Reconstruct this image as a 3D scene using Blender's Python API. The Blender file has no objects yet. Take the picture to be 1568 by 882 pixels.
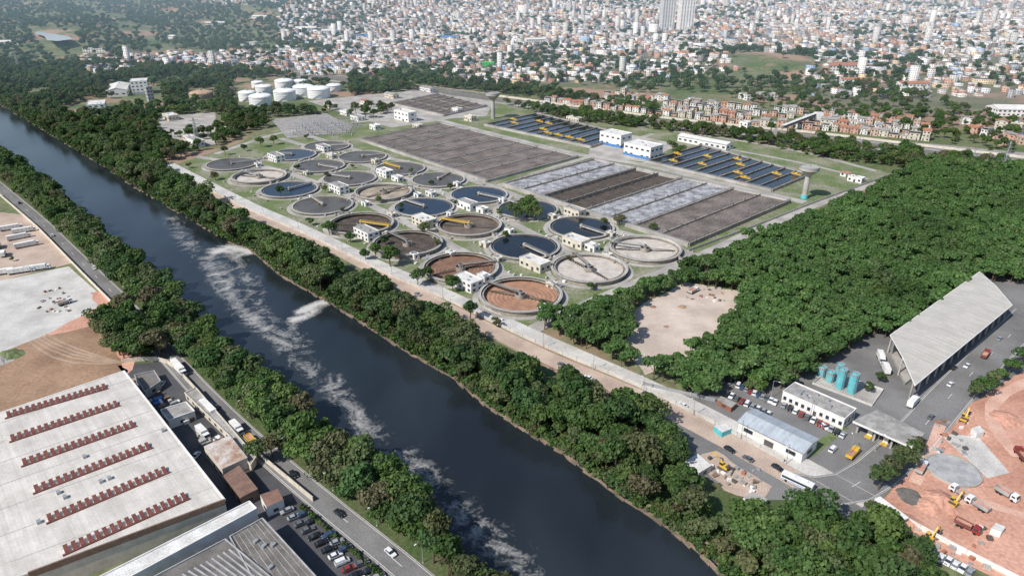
import bpy, math, random
import numpy as np
from math import radians, sin, cos, pi, atan2, hypot
random.seed(7); rng=np.random.default_rng(7)
R=random.random
def U(a,b): return a+(b-a)*R()

# ------------------------------------------------------------ survey frame
F=1045.33; PI=radians(25.0); CH=166.0
SP,CP=sin(PI),cos(PI)
def G(u,v,z=0.0):
    a=(u-784)/F; b=(v-441)/F
    t=(CH-z)/(SP+b*CP)
    return (t*a, t*(CP-b*SP))
def proj(x,y,z):
    d=y*CP+(CH-z)*SP
    return 784+F*x/d, 441-F*(y*SP+(z-CH)*CP)/d
def SN(s,n): return (-.70*s+.714*n, .714*s+.70*n)
def toSN(x,y): return (-.70*x+.714*y, .714*x+.70*y)
RB=[(0,160),(60,195),(110,225),(160,255),(205,285),(260,318),(300,340),(350,370),(385,382),(430,420),(500,460),(550,490),(620,535),(700,580),(740,615),(800,655),(860,690),(920,735),(960,765),(1010,795),(1060,835),(1095,865),(1110,882)]
LB=[(0,222),(60,262),(110,305),(160,350),(220,395),(300,465),(330,500),(395,560),(440,590),(480,625),(520,660),(600,705),(650,745),(690,790),(720,830),(745,882)]
_r=sorted([toSN(*G(u,v,-1.5)) for u,v in RB]); _l=sorted([toSN(*G(u,v,8)) for u,v in LB])
def nR(s): return np.interp(s,[p[0] for p in _r],[p[1] for p in _r])
def nL(s): return np.interp(s,[p[0] for p in _l],[p[1]-2 for p in _l])
def sst(a,b,x):
    t=np.clip((x-a)/(b-a),0,1); return t*t*(3-2*t)
def th(x,y):
    x=np.asarray(x,float); y=np.asarray(y,float)
    s,n=toSN(x,y)
    h=80*sst(1150,3500,y)+40*sst(3500,6500,y)
    m=sst(1080,1500,y)
    h=h+m*(9*np.sin(x/210+1)*np.cos(y/260)+7*np.sin(x/97+y/140)+12*np.sin(x/520+2)*np.sin(y/430+1))
    h=h+24*np.exp(-((x-470)/150)**2-((y-1300)/140)**2)+20*np.exp(-((x-900)/200)**2-((y-1350)/160)**2)
    h=np.maximum(h,0)*sst(60,320,np.abs(n-135))
    h=h*sst(1020,1120,y)
    return h
def T(u,v):
    a=(u-784)/F; b=(v-441)/F
    dn=SP+b*CP; hz=CP-b*SP
    t=300.0
    while t<7000:
        x,y,z=t*a,t*hz,CH-t*dn
        if z<=float(th(x,y)): return (x,y,float(th(x,y)))
        t+=4
    return (t*a,t*hz,float(th(t*a,t*hz)))
def inpoly(x,y,poly):
    x=np.asarray(x,float); y=np.asarray(y,float); r=np.zeros(x.shape,bool); n=len(poly)
    for i in range(n):
        x1,y1=poly[i][:2]; x2,y2=poly[(i+1)%n][:2]
        if y1==y2: continue
        c=((y1>y)!=(y2>y))&(x<(x2-x1)*(y-y1)/(y2-y1)+x1)
        r^=c
    return r
def W(pl,z=0): return [G(p[0],p[1],p[2] if len(p)>2 else z) for p in pl]

# ------------------------------------------------------------ materials
def nt(name):
    m=bpy.data.materials.new(name); m.use_nodes=True
    t=m.node_tree; b=t.nodes['Principled BSDF']; return m,t,b
def setspec(b,v):
    for k in ('Specular IOR Level','Specular'):
        if k in b.inputs: b.inputs[k].default_value=v; break
def M(name,c1,c2=None,scale=.15,rough=.85,bump=0,metal=0,obj=False,fine=.25,fs=2.5,spec=.3,lo=.38,hi=.62):
    m,t,b=nt(name); N=t.nodes; L=t.links
    b.inputs['Roughness'].default_value=rough; b.inputs['Metallic'].default_value=metal; setspec(b,spec)
    if c2 is None: c2=tuple(c*.75 for c in c1)
    if obj: tc=N.new('ShaderNodeTexCoord'); co=tc.outputs['Object']
    else: tc=N.new('ShaderNodeNewGeometry'); co=tc.outputs['Position']
    n=N.new('ShaderNodeTexNoise'); n.inputs['Scale'].default_value=scale; n.inputs['Detail'].default_value=7; n.inputs['Roughness'].default_value=.62
    L.new(co,n.inputs['Vector'])
    r=N.new('ShaderNodeValToRGB'); r.color_ramp.elements[0].position=lo; r.color_ramp.elements[1].position=hi
    r.color_ramp.elements[0].color=(*c2,1); r.color_ramp.elements[1].color=(*c1,1)
    L.new(n.outputs['Fac'],r.inputs['Fac'])
    n2=N.new('ShaderNodeTexNoise'); n2.inputs['Scale'].default_value=fs; n2.inputs['Detail'].default_value=4
    L.new(co,n2.inputs['Vector'])
    mr=N.new('ShaderNodeMapRange'); mr.inputs['From Min'].default_value=.3; mr.inputs['From Max'].default_value=.7
    mr.inputs['To Min'].default_value=1-fine; mr.inputs['To Max'].default_value=1+fine
    L.new(n2.outputs['Fac'],mr.inputs['Value'])
    vm=N.new('ShaderNodeVectorMath'); vm.operation='SCALE'
    L.new(r.outputs['Color'],vm.inputs[0]); L.new(mr.outputs['Result'],vm.inputs['Scale'])
    L.new(vm.outputs['Vector'],b.inputs['Base Color'])
    if bump:
        bp=N.new('ShaderNodeBump'); bp.inputs['Strength'].default_value=bump; bp.inputs['Distance'].default_value=.3
        L.new(n2.outputs['Fac'],bp.inputs['Height']); L.new(bp.outputs['Normal'],b.inputs['Normal'])
    return m
def Mflat(name,c,rough=.5,metal=0,spec=.5):
    m,t,b=nt(name); b.inputs['Roughness'].default_value=rough; b.inputs['Metallic'].default_value=metal; setspec(b,spec)
    N=t.nodes;L=t.links
    g=N.new('ShaderNodeTexCoord'); n=N.new('ShaderNodeTexNoise'); n.inputs['Scale'].default_value=1.3
    L.new(g.outputs['Object'],n.inputs['Vector'])
    mr=N.new('ShaderNodeMapRange'); mr.inputs['To Min'].default_value=.8; mr.inputs['To Max'].default_value=1.15
    L.new(n.outputs['Fac'],mr.inputs['Value'])
    vm=N.new('ShaderNodeVectorMath'); vm.operation='SCALE'; vm.inputs[0].default_value=c
    L.new(mr.outputs['Result'],vm.inputs['Scale']); L.new(vm.outputs['Vector'],b.inputs['Base Color'])
    return m
def Mroof(name,c,c2,pitch,ang,rough=.55,rib=.86):
    """sheet-metal roof: ribs across + dirt streaks"""
    m=M(name,c,c2,scale=.12,rough=rough,fine=.08,fs=1.2); t=m.node_tree; N=t.nodes; L=t.links; b=N['Principled BSDF']
    g=N.new('ShaderNodeNewGeometry'); mp=N.new('ShaderNodeMapping'); mp.inputs['Rotation'].default_value=(0,0,-ang)
    L.new(g.outputs['Position'],mp.inputs['Vector'])
    w=N.new('ShaderNodeTexWave'); w.inputs['Scale'].default_value=1/pitch/3.2; w.inputs['Distortion'].default_value=.0
    L.new(mp.outputs['Vector'],w.inputs['Vector'])
    src=b.inputs['Base Color'].links[0].from_socket
    mr=N.new('ShaderNodeMapRange'); mr.inputs['From Min'].default_value=0.0; mr.inputs['From Max'].default_value=.18
    mr.inputs['To Min'].default_value=rib; mr.inputs['To Max'].default_value=1
    L.new(w.outputs['Fac'],mr.inputs['Value'])
    mp2=N.new('ShaderNodeMapping'); mp2.inputs['Scale'].default_value=(1.2,.04,1)
    L.new(mp.outputs['Vector'],mp2.inputs['Vector'])
    n=N.new('ShaderNodeTexNoise'); n.inputs['Scale'].default_value=.5; n.inputs['Detail'].default_value=5
    L.new(mp2.outputs['Vector'],n.inputs['Vector'])
    mr2=N.new('ShaderNodeMapRange'); mr2.inputs['From Min'].default_value=.3; mr2.inputs['From Max'].default_value=.7
    mr2.inputs['To Min'].default_value=.84; mr2.inputs['To Max'].default_value=1.06
    L.new(n.outputs['Fac'],mr2.inputs['Value'])
    mm=N.new('ShaderNodeMath'); mm.operation='MULTIPLY'; L.new(mr.outputs['Result'],mm.inputs[0]); L.new(mr2.outputs['Result'],mm.inputs[1])
    vm=N.new('ShaderNodeVectorMath'); vm.operation='SCALE'; L.new(src,vm.inputs[0]); L.new(mm.outputs[0],vm.inputs['Scale'])
    L.new(vm.outputs['Vector'],b.inputs['Base Color'])
    return m

ASPH=M('asphalt',(.10,.10,.105),(.065,.065,.07),scale=.05)
ASPH2=M('worn_asphalt',(.22,.215,.21),(.15,.145,.14),scale=.04)
CONC=M('concrete_paving',(.45,.425,.39),(.30,.28,.255),scale=.06)
CONCW=M('pale_concrete',(.58,.56,.52),(.43,.41,.38),scale=.07)
CWALL=M('stained_concrete_wall',(.40,.36,.31),(.22,.19,.16),scale=.3,lo=.35,hi=.65)
DWALL=M('dark_wet_concrete',(.12,.10,.085),(.06,.05,.042),scale=.3)
DIRT=M('beige_dirt',(.52,.41,.33),(.38,.29,.23),scale=.05)
MUD=M('river_mud',(.30,.22,.16),(.14,.115,.08),scale=.2)
REDD=M('red_earth',(.60,.34,.25),(.43,.215,.15),scale=.035,fine=.2,fs=.8)
BROWND=M('brown_earth',(.37,.24,.155),(.24,.15,.095),scale=.04,fine=.2,fs=.7)
SANDY=M('sandy_clearing',(.62,.52,.44),(.45,.37,.31),scale=.05)
LAWN=M('lawn_grass',(.13,.17,.065),(.27,.255,.19),scale=.035,fine=.3,fs=.5,lo=.36,hi=.56)
WHITE=M('white_painted_wall',(.78,.77,.74),(.66,.64,.61),scale=.3,fine=.06)
CREAM=M('cream_wall',(.66,.60,.50),(.52,.47,.39),scale=.3,fine=.1)
GREYW=M('grey_wall',(.42,.42,.42),(.30,.30,.30),scale=.3,fine=.1)
ROOFG=M('weathered_roof',(.40,.38,.36),(.25,.24,.22),scale=.25)
ROOFD=M('dark_roof',(.19,.175,.16),(.115,.105,.095),scale=.2)
ROOFW=M('white_flat_roof',(.70,.69,.66),(.54,.52,.49),scale=.2)
TILE=M('clay_tile_roof',(.44,.20,.12),(.30,.13,.08),scale=.4)
BRICKR=M('exposed_brick',(.58,.36,.27),(.44,.25,.18),scale=.35,obj=True)
GLASS=Mflat('window_glass',(.03,.045,.06),.12)
YEL=Mflat('yellow_paint',(.66,.42,.05),.5)
STEEL=Mflat('galvanised_steel',(.38,.39,.40),.45,.3)
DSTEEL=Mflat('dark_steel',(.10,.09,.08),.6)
PAINT=Mflat('road_marking_paint',(.75,.75,.72),.7)
BLUEP=Mflat('blue_paint',(.06,.20,.48),.5)
TEAL=M('turquoise_paint',(.12,.52,.56),(.09,.42,.47),scale=.4,fine=.08,rough=.4)
RUBBER=Mflat('tyre_rubber',(.02,.02,.02),.9)
REDSK=M('dark_red_skylight',(.21,.075,.06),(.14,.05,.042),scale=.5)
DIGW=M('white_digester_paint',(.80,.81,.81),(.68,.69,.69),scale=.1,fine=.05)
BARK=M('bark',(.16,.12,.08),(.09,.065,.045),scale=1,obj=True)
GREENP=Mflat('bright_green_paint',(.05,.50,.10),.5)
GRAVEL=M('gravel',(.36,.34,.32),(.25,.23,.22),scale=.2,fine=.4)
RUST=M('rusty_roof',(.58,.54,.50),(.34,.21,.145),scale=.25)

def liquid(name,c1,c2,scale,rough,foam=False,spec=.5):
    return M(name,c1,c2,scale=scale,rough=rough,fine=.45 if foam else .08,fs=.7 if foam else .5,spec=spec,bump=.12)
L_BLUE=liquid('clear_tank_water',(.012,.022,.042),(.008,.014,.026),.08,.12)
L_NAVY=liquid('dark_tank_water',(.012,.015,.020),(.008,.010,.013),.08,.12)
L_GREY=liquid('turbid_tank_water',(.115,.10,.083),(.075,.066,.054),.1,.35)
L_BROWN=liquid('brown_sludge',(.18,.14,.11),(.105,.08,.063),.12,.6)
L_BEIGE=liquid('beige_tank_floor',(.44,.37,.29),(.27,.22,.165),.12,.8)
L_WHITE=liquid('pale_tank_floor',(.58,.53,.47),(.44,.39,.34),.15,.8)
L_FOAM=liquid('aeration_foam',(.43,.43,.44),(.17,.17,.175),.16,.7,True)
L_SCUM=liquid('brown_scum',(.215,.178,.153),(.115,.095,.08),.07,.7,True)
def ringfloor(name,c1,c2):
    m=M(name,c1,c2,scale=.15,obj=True,fine=.12); t=m.node_tree;N=t.nodes;L=t.links;b=N['Principled BSDF']
    tc=N.new('ShaderNodeTexCoord'); w=N.new('ShaderNodeTexWave'); w.wave_type='RINGS'; w.rings_direction='Z'
    w.inputs['Scale'].default_value=.13; w.inputs['Distortion'].default_value=1.4; w.inputs['Detail'].default_value=3
    L.new(tc.outputs['Object'],w.inputs['Vector']); src=b.inputs['Base Color'].links[0].from_socket
    mr=N.new('ShaderNodeMapRange'); mr.inputs['To Min'].default_value=.78; mr.inputs['To Max'].default_value=1.1
    L.new(w.outputs['Fac'],mr.inputs['Value'])
    vm=N.new('ShaderNodeVectorMath'); vm.operation='SCALE'; L.new(src,vm.inputs[0]); L.new(mr.outputs['Result'],vm.inputs['Scale'])
    L.new(vm.outputs['Vector'],b.inputs['Base Color']); return m
L_ORANGE=ringfloor('orange_sludge_floor',(.44,.25,.16),(.32,.17,.11))
L_RUSTF=ringfloor('rusty_sludge_floor',(.27,.155,.10),(.17,.10,.07))
L_DKF=ringfloor('dark_sludge_floor',(.12,.095,.08),(.06,.048,.04))

def leafmat(name,cols,tr=.25,big=.22):
    m,t,b=nt(name);N=t.nodes;L=t.links
    oi=N.new('ShaderNodeObjectInfo'); r=N.new('ShaderNodeValToRGB'); cr=r.color_ramp
    while len(cr.elements)<len(cols): cr.elements.new(.5)
    for i,c in enumerate(cols): cr.elements[i].position=i/(len(cols)-1); cr.elements[i].color=(*c,1)
    L.new(oi.outputs['Random'],r.inputs['Fac'])
    g=N.new('ShaderNodeNewGeometry')
    def nz(sc,lo,hi):
        n=N.new('ShaderNodeTexNoise'); n.inputs['Scale'].default_value=sc; n.inputs['Detail'].default_value=4
        L.new(g.outputs['Position'],n.inputs['Vector'])
        mr=N.new('ShaderNodeMapRange'); mr.inputs['From Min'].default_value=.3; mr.inputs['From Max'].default_value=.7
        mr.inputs['To Min'].default_value=lo; mr.inputs['To Max'].default_value=hi; L.new(n.outputs['Fac'],mr.inputs['Value']); return mr.outputs['Result']
    mm=N.new('ShaderNodeMath'); mm.operation='MULTIPLY'; L.new(nz(.55,.6,1.4),mm.inputs[0]); L.new(nz(.016,1-big,1+big),mm.inputs[1])
    vm=N.new('ShaderNodeVectorMath'); vm.operation='SCALE'; L.new(r.outputs['Color'],vm.inputs[0]); L.new(mm.outputs[0],vm.inputs['Scale'])
    L.new(vm.outputs['Vector'],b.inputs['Base Color']); b.inputs['Roughness'].default_value=.6; setspec(b,.25)
    ts=N.new('ShaderNodeBsdfTranslucent'); L.new(vm.outputs['Vector'],ts.inputs['Color'])
    mx=N.new('ShaderNodeMixShader'); mx.inputs[0].default_value=tr
    L.new(b.outputs[0],mx.inputs[1]); L.new(ts.outputs[0],mx.inputs[2]); L.new(mx.outputs[0],N['Material Output'].inputs['Surface'])
    return m
LEAF=leafmat('riverside_foliage',[(.080,.145,.036),(.050,.104,.030),(.116,.175,.048),(.064,.130,.042),(.128,.155,.066),(.048,.098,.028),(.096,.160,.040),(.140,.128,.068),(.060,.118,.036)],.3,.28)
LEAFF=leafmat('grove_foliage',[(.088,.166,.046),(.072,.142,.042),(.106,.186,.054),(.080,.154,.048),(.108,.165,.058)],.3,.32)
LEAFD=leafmat('distant_foliage',[(.060,.108,.038),(.080,.130,.050),(.050,.092,.034),(.11,.14,.066)],.27)

# ------------------------------------------------------------ mesh builder
SC=bpy.context.scene.collection
class MB:
    def __init__(s): s.v=[];s.f=[];s.m=[];s.mats=[]
    def mi(s,mat):
        if mat not in s.mats: s.mats.append(mat)
        return s.mats.index(mat)
    def face(s,pts,mat):
        k=len(s.v); s.v+= [tuple(p) for p in pts]; s.f.append(tuple(range(k,k+len(pts)))); s.m.append(s.mi(mat))
    def prism(s,poly,z0,z1,mat,top=None):
        a=sum(poly[i][0]*poly[(i+1)%len(poly)][1]-poly[(i+1)%len(poly)][0]*poly[i][1] for i in range(len(poly)))
        if a<0: poly=poly[::-1]
        n=len(poly)
        for i in range(n):
            p,q=poly[i],poly[(i+1)%n]
            s.face([(p[0],p[1],z0),(q[0],q[1],z0),(q[0],q[1],z1),(p[0],p[1],z1)],mat)
        s.face([(p[0],p[1],z1) for p in poly],top or mat)
    def obox(s,x,y,z,dx,dy,dz,ang,mat,top=None):
        c,q=cos(ang),sin(ang)
        P=[(x+a*dx/2*c-b*dy/2*q, y+a*dx/2*q+b*dy/2*c) for a,b in ((-1,-1),(1,-1),(1,1),(-1,1))]
        s.prism(P,z,z+dz,mat,top)
    def beam(s,p0,p1,w,h,mat):
        dx,dy=p1[0]-p0[0],p1[1]-p0[1]; l=hypot(dx,dy)
        if l<1e-6:
            s.obox(p0[0],p0[1],min(p0[2],p1[2]),w,w,abs(p1[2]-p0[2]),0,mat); return
        nx,ny=-dy/l*w/2,dx/l*w/2
        A=[(p0[0]-nx,p0[1]-ny),(p1[0]-nx,p1[1]-ny),(p1[0]+nx,p1[1]+ny),(p0[0]+nx,p0[1]+ny)]
        zs=[p0[2],p1[2],p1[2],p0[2]]
        b=[(A[i][0],A[i][1],zs[i]-h/2) for i in range(4)]; t=[(A[i][0],A[i][1],zs[i]+h/2) for i in range(4)]
        s.face(b[::-1],mat); s.face(t,mat)
        for i in range(4):
            j=(i+1)%4; s.face([b[i],b[j],t[j],t[i]],mat)
    def cyl(s,x,y,r,z0,z1,mat,seg=20,r2=None,cap=True,top=None):
        r2=r if r2 is None else r2
        a=[(cos(2*pi*i/seg),sin(2*pi*i/seg)) for i in range(seg)]
        for i in range(seg):
            j=(i+1)%seg
            s.face([(x+r*a[i][0],y+r*a[i][1],z0),(x+r*a[j][0],y+r*a[j][1],z0),(x+r2*a[j][0],y+r2*a[j][1],z1),(x+r2*a[i][0],y+r2*a[i][1],z1)],mat)
        if cap and r2>0.01: s.face([(x+r2*q[0],y+r2*q[1],z1) for q in a],top or mat)
    def ring(s,x,y,r0,r1,z0,z1,mat,seg=56,top=None,inner=None):
        a=[(cos(2*pi*i/seg),sin(2*pi*i/seg)) for i in range(seg)]
        for i in range(seg):
            j=(i+1)%seg; p,q=a[i],a[j]
            s.face([(x+r1*p[0],y+r1*p[1],z0),(x+r1*q[0],y+r1*q[1],z0),(x+r1*q[0],y+r1*q[1],z1),(x+r1*p[0],y+r1*p[1],z1)],mat)
            s.face([(x+r0*q[0],y+r0*q[1],z0),(x+r0*p[0],y+r0*p[1],z0),(x+r0*p[0],y+r0*p[1],z1),(x+r0*q[0],y+r0*q[1],z1)],inner or mat)
            s.face([(x+r0*p[0],y+r0*p[1],z1),(x+r1*p[0],y+r1*p[1],z1),(x+r1*q[0],y+r1*q[1],z1),(x+r0*q[0],y+r0*q[1],z1)],top or mat)
    def ribbon(s,pts,w,z,mat,off=0):
        n=len(pts); L=[];Rr=[]
        for i in range(n):
            a=pts[max(i-1,0)]; b=pts[min(i+1,n-1)]; dx,dy=b[0]-a[0],b[1]-a[1]; l=hypot(dx,dy) or 1
            nx,ny=-dy/l,dx/l; p=pts[i]
            L.append((p[0]+nx*(off+w/2),p[1]+ny*(off+w/2),z)); Rr.append((p[0]+nx*(off-w/2),p[1]+ny*(off-w/2),z))
        for i in range(n-1): s.face([Rr[i],Rr[i+1],L[i+1],L[i]],mat)
    def kerb(s,pts,off,mat,w=.3,h=.15):
        n=len(pts); o=[]
        for i in range(n):
            a=pts[max(i-1,0)]; b=pts[min(i+1,n-1)]; dx,dy=b[0]-a[0],b[1]-a[1]; l=hypot(dx,dy) or 1
            o.append((pts[i][0]-dy/l*off,pts[i][1]+dx/l*off))
        for i in range(n-1): s.beam((*o[i],h/2),(*o[i+1],h/2),w,h,mat)
    def rail(s,p0,p1,mat,h=1.1,step=6,t=.1):
        l=hypot(p1[0]-p0[0],p1[1]-p0[1]); n=max(1,int(l/step))
        for i in range(n+1):
            f=i/n; x=p0[0]+(p1[0]-p0[0])*f; y=p0[1]+(p1[1]-p0[1])*f; z=p0[2]+(p1[2]-p0[2])*f
            s.obox(x,y,z,t,t,h,0,mat)
        for k in (h,h*.5): s.beam((p0[0],p0[1],p0[2]+k),(p1[0],p1[1],p1[2]+k),t,t,mat)
    def mesh(s,name,o=(0,0,0),smooth=False):
        me=bpy.data.meshes.new(name)
        me.from_pydata([(a-o[0],b-o[1],c-o[2]) for a,b,c in s.v],[],s.f)
        for m in s.mats: me.materials.append(m)
        me.polygons.foreach_set('material_index',s.m)
        if smooth: me.polygons.foreach_set('use_smooth',[True]*len(s.f))
        me.update(); return me
    def build(s,name,o=(0,0,0),smooth=False):
        ob=bpy.data.objects.new(name,s.mesh(name,o,smooth)); ob.location=o; SC.objects.link(ob); return ob
def inst(name,me,x,y,z=0,ang=0,sc=1):
    ob=bpy.data.objects.new(name,me); ob.location=(x,y,z); ob.rotation_euler=(0,0,ang); ob.scale=(sc,sc,sc) if not isinstance(sc,tuple) else sc
    SC.objects.link(ob); return ob
def dens(pts,step=12):
    o=[pts[0]]
    for i in range(len(pts)-1):
        a,b=pts[i],pts[i+1]; n=max(1,int(hypot(b[0]-a[0],b[1]-a[1])/step))
        for k in range(1,n+1): o.append((a[0]+(b[0]-a[0])*k/n,a[1]+(b[1]-a[1])*k/n))
    for _ in range(3):
        o=[o[0]]+[((o[i-1][0]+2*o[i][0]+o[i+1][0])/4,(o[i-1][1]+2*o[i][1]+o[i+1][1])/4) for i in range(1,len(o)-1)]+[o[-1]]
    return o
def sheet(name,px,z,mat,rag=0):
    mb=MB(); p=W(px)
    if rag:
        q=[]
        for i in range(len(p)):
            a,b=p[i],p[(i+1)%len(p)]; n=max(1,int(hypot(b[0]-a[0],b[1]-a[1])/4))
            for k in range(n): q.append((a[0]+(b[0]-a[0])*k/n+U(-rag,rag),a[1]+(b[1]-a[1])*k/n+U(-rag,rag)))
        p=q
    mb.face([(a,b,z) for a,b in p],mat); return mb.build(name)

# ------------------------------------------------------------ city zones (as read off the survey)
ZC=[([(560,-80),(1700,-80),(1700,88),(1420,95),(1250,85),(1100,75),(900,85),(760,95),(640,90),(560,80)],.95),
    ([(100,90),(300,82),(560,80),(640,95),(560,118),(300,112),(110,112)],.85),
    ([(430,10),(560,-40),(560,80),(430,62)],.55),
    ([(640,90),(900,85),(1100,75),(1130,110),(950,125),(780,130),(660,118)],.5),
    ([(1250,85),(1700,90),(1700,205),(1500,195),(1450,180),(1250,155),(1230,120)],.36),
    ([(200,-80),(560,-80),(560,-20),(430,10),(300,5)],.6)]
def cityp(x,y):
    z=th(x,y); u,v=proj(x,y,z); p=np.zeros(np.shape(u))
    for poly,q in ZC: p=np.where(inpoly(u,v,poly),q,p)
    return p,u,v,z

# ------------------------------------------------------------ ground sheet
def build_ground():
    sg=np.concatenate([np.arange(-3200,-200,150),np.arange(-200,1600,30),np.arange(1600,8200,70)])
    offL=[-4200,-3000,-2200,-1600,-1200,-900,-700,-550,-400,-300,-200,-140,-100,-60,-30,-12,-4,0,4]
    offR=[-4,0,4,12,30]+list(range(60,400,40))+list(range(400,7600,70))
    V=[];urb=[]
    nc=len(offL)+len(offR)
    for s in sg:
        l=float(nL(s)); r=float(nR(s))
        n=np.array([l+o for o in offL]+[r+o for o in offR])
        x,y=SN(s,n); z=th(x,y)
        k=len(offL); z[k-1]=-4; z[k]=-4; z[k-2]=-1.9; z[k+1]=-1.9
        p,_,_,_=cityp(x,y)
        V+=list(zip(x.tolist(),y.tolist(),z.tolist())); urb+=p.tolist()
    F_=[]
    for i in range(len(sg)-1):
        for j in range(nc-1):
            a=i*nc+j; F_.append((a,a+1,a+nc+1,a+nc))
    me=bpy.data.meshes.new('ground'); me.from_pydata(V,[],F_)
    at=me.attributes.new('urban','FLOAT','POINT'); at.data.foreach_set('value',np.array(urb,dtype=np.float32))
    me.polygons.foreach_set('use_smooth',[True]*len(F_))
    m=M('ground_vegetation_soil',(.085,.125,.045),(.18,.18,.10),scale=.012,fine=.35,fs=.25)
    t=m.node_tree;N=t.nodes;L=t.links;b=N['Principled BSDF']; src=b.inputs['Base Color'].links[0].from_socket
    g=N.new('ShaderNodeNewGeometry'); n=N.new('ShaderNodeTexNoise'); n.inputs['Scale'].default_value=.0055; n.inputs['Detail'].default_value=6; n.inputs['Roughness'].default_value=.65
    L.new(g.outputs['Position'],n.inputs['Vector'])
    mr=N.new('ShaderNodeMapRange'); mr.inputs['From Min'].default_value=.52; mr.inputs['From Max'].default_value=.59; L.new(n.outputs['Fac'],mr.inputs['Value'])
    mx=N.new('ShaderNodeMix'); mx.data_type='RGBA'; L.new(mr.outputs['Result'],mx.inputs['Factor']); L.new(src,mx.inputs['A']); mx.inputs['B'].default_value=(.33,.22,.155,1)
    a=N.new('ShaderNodeAttribute'); a.attribute_name='urban'
    mx2=N.new('ShaderNodeMix'); mx2.data_type='RGBA'; L.new(a.outputs['Fac'],mx2.inputs['Factor']); L.new(mx.outputs['Result'],mx2.inputs['A']); mx2.inputs['B'].default_value=(.17,.15,.135,1)
    L.new(mx2.outputs['Result'],b.inputs['Base Color'])
    me.materials.append(m)
    ob=bpy.data.objects.new('ground',me); SC.objects.link(ob)
build_ground()

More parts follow.
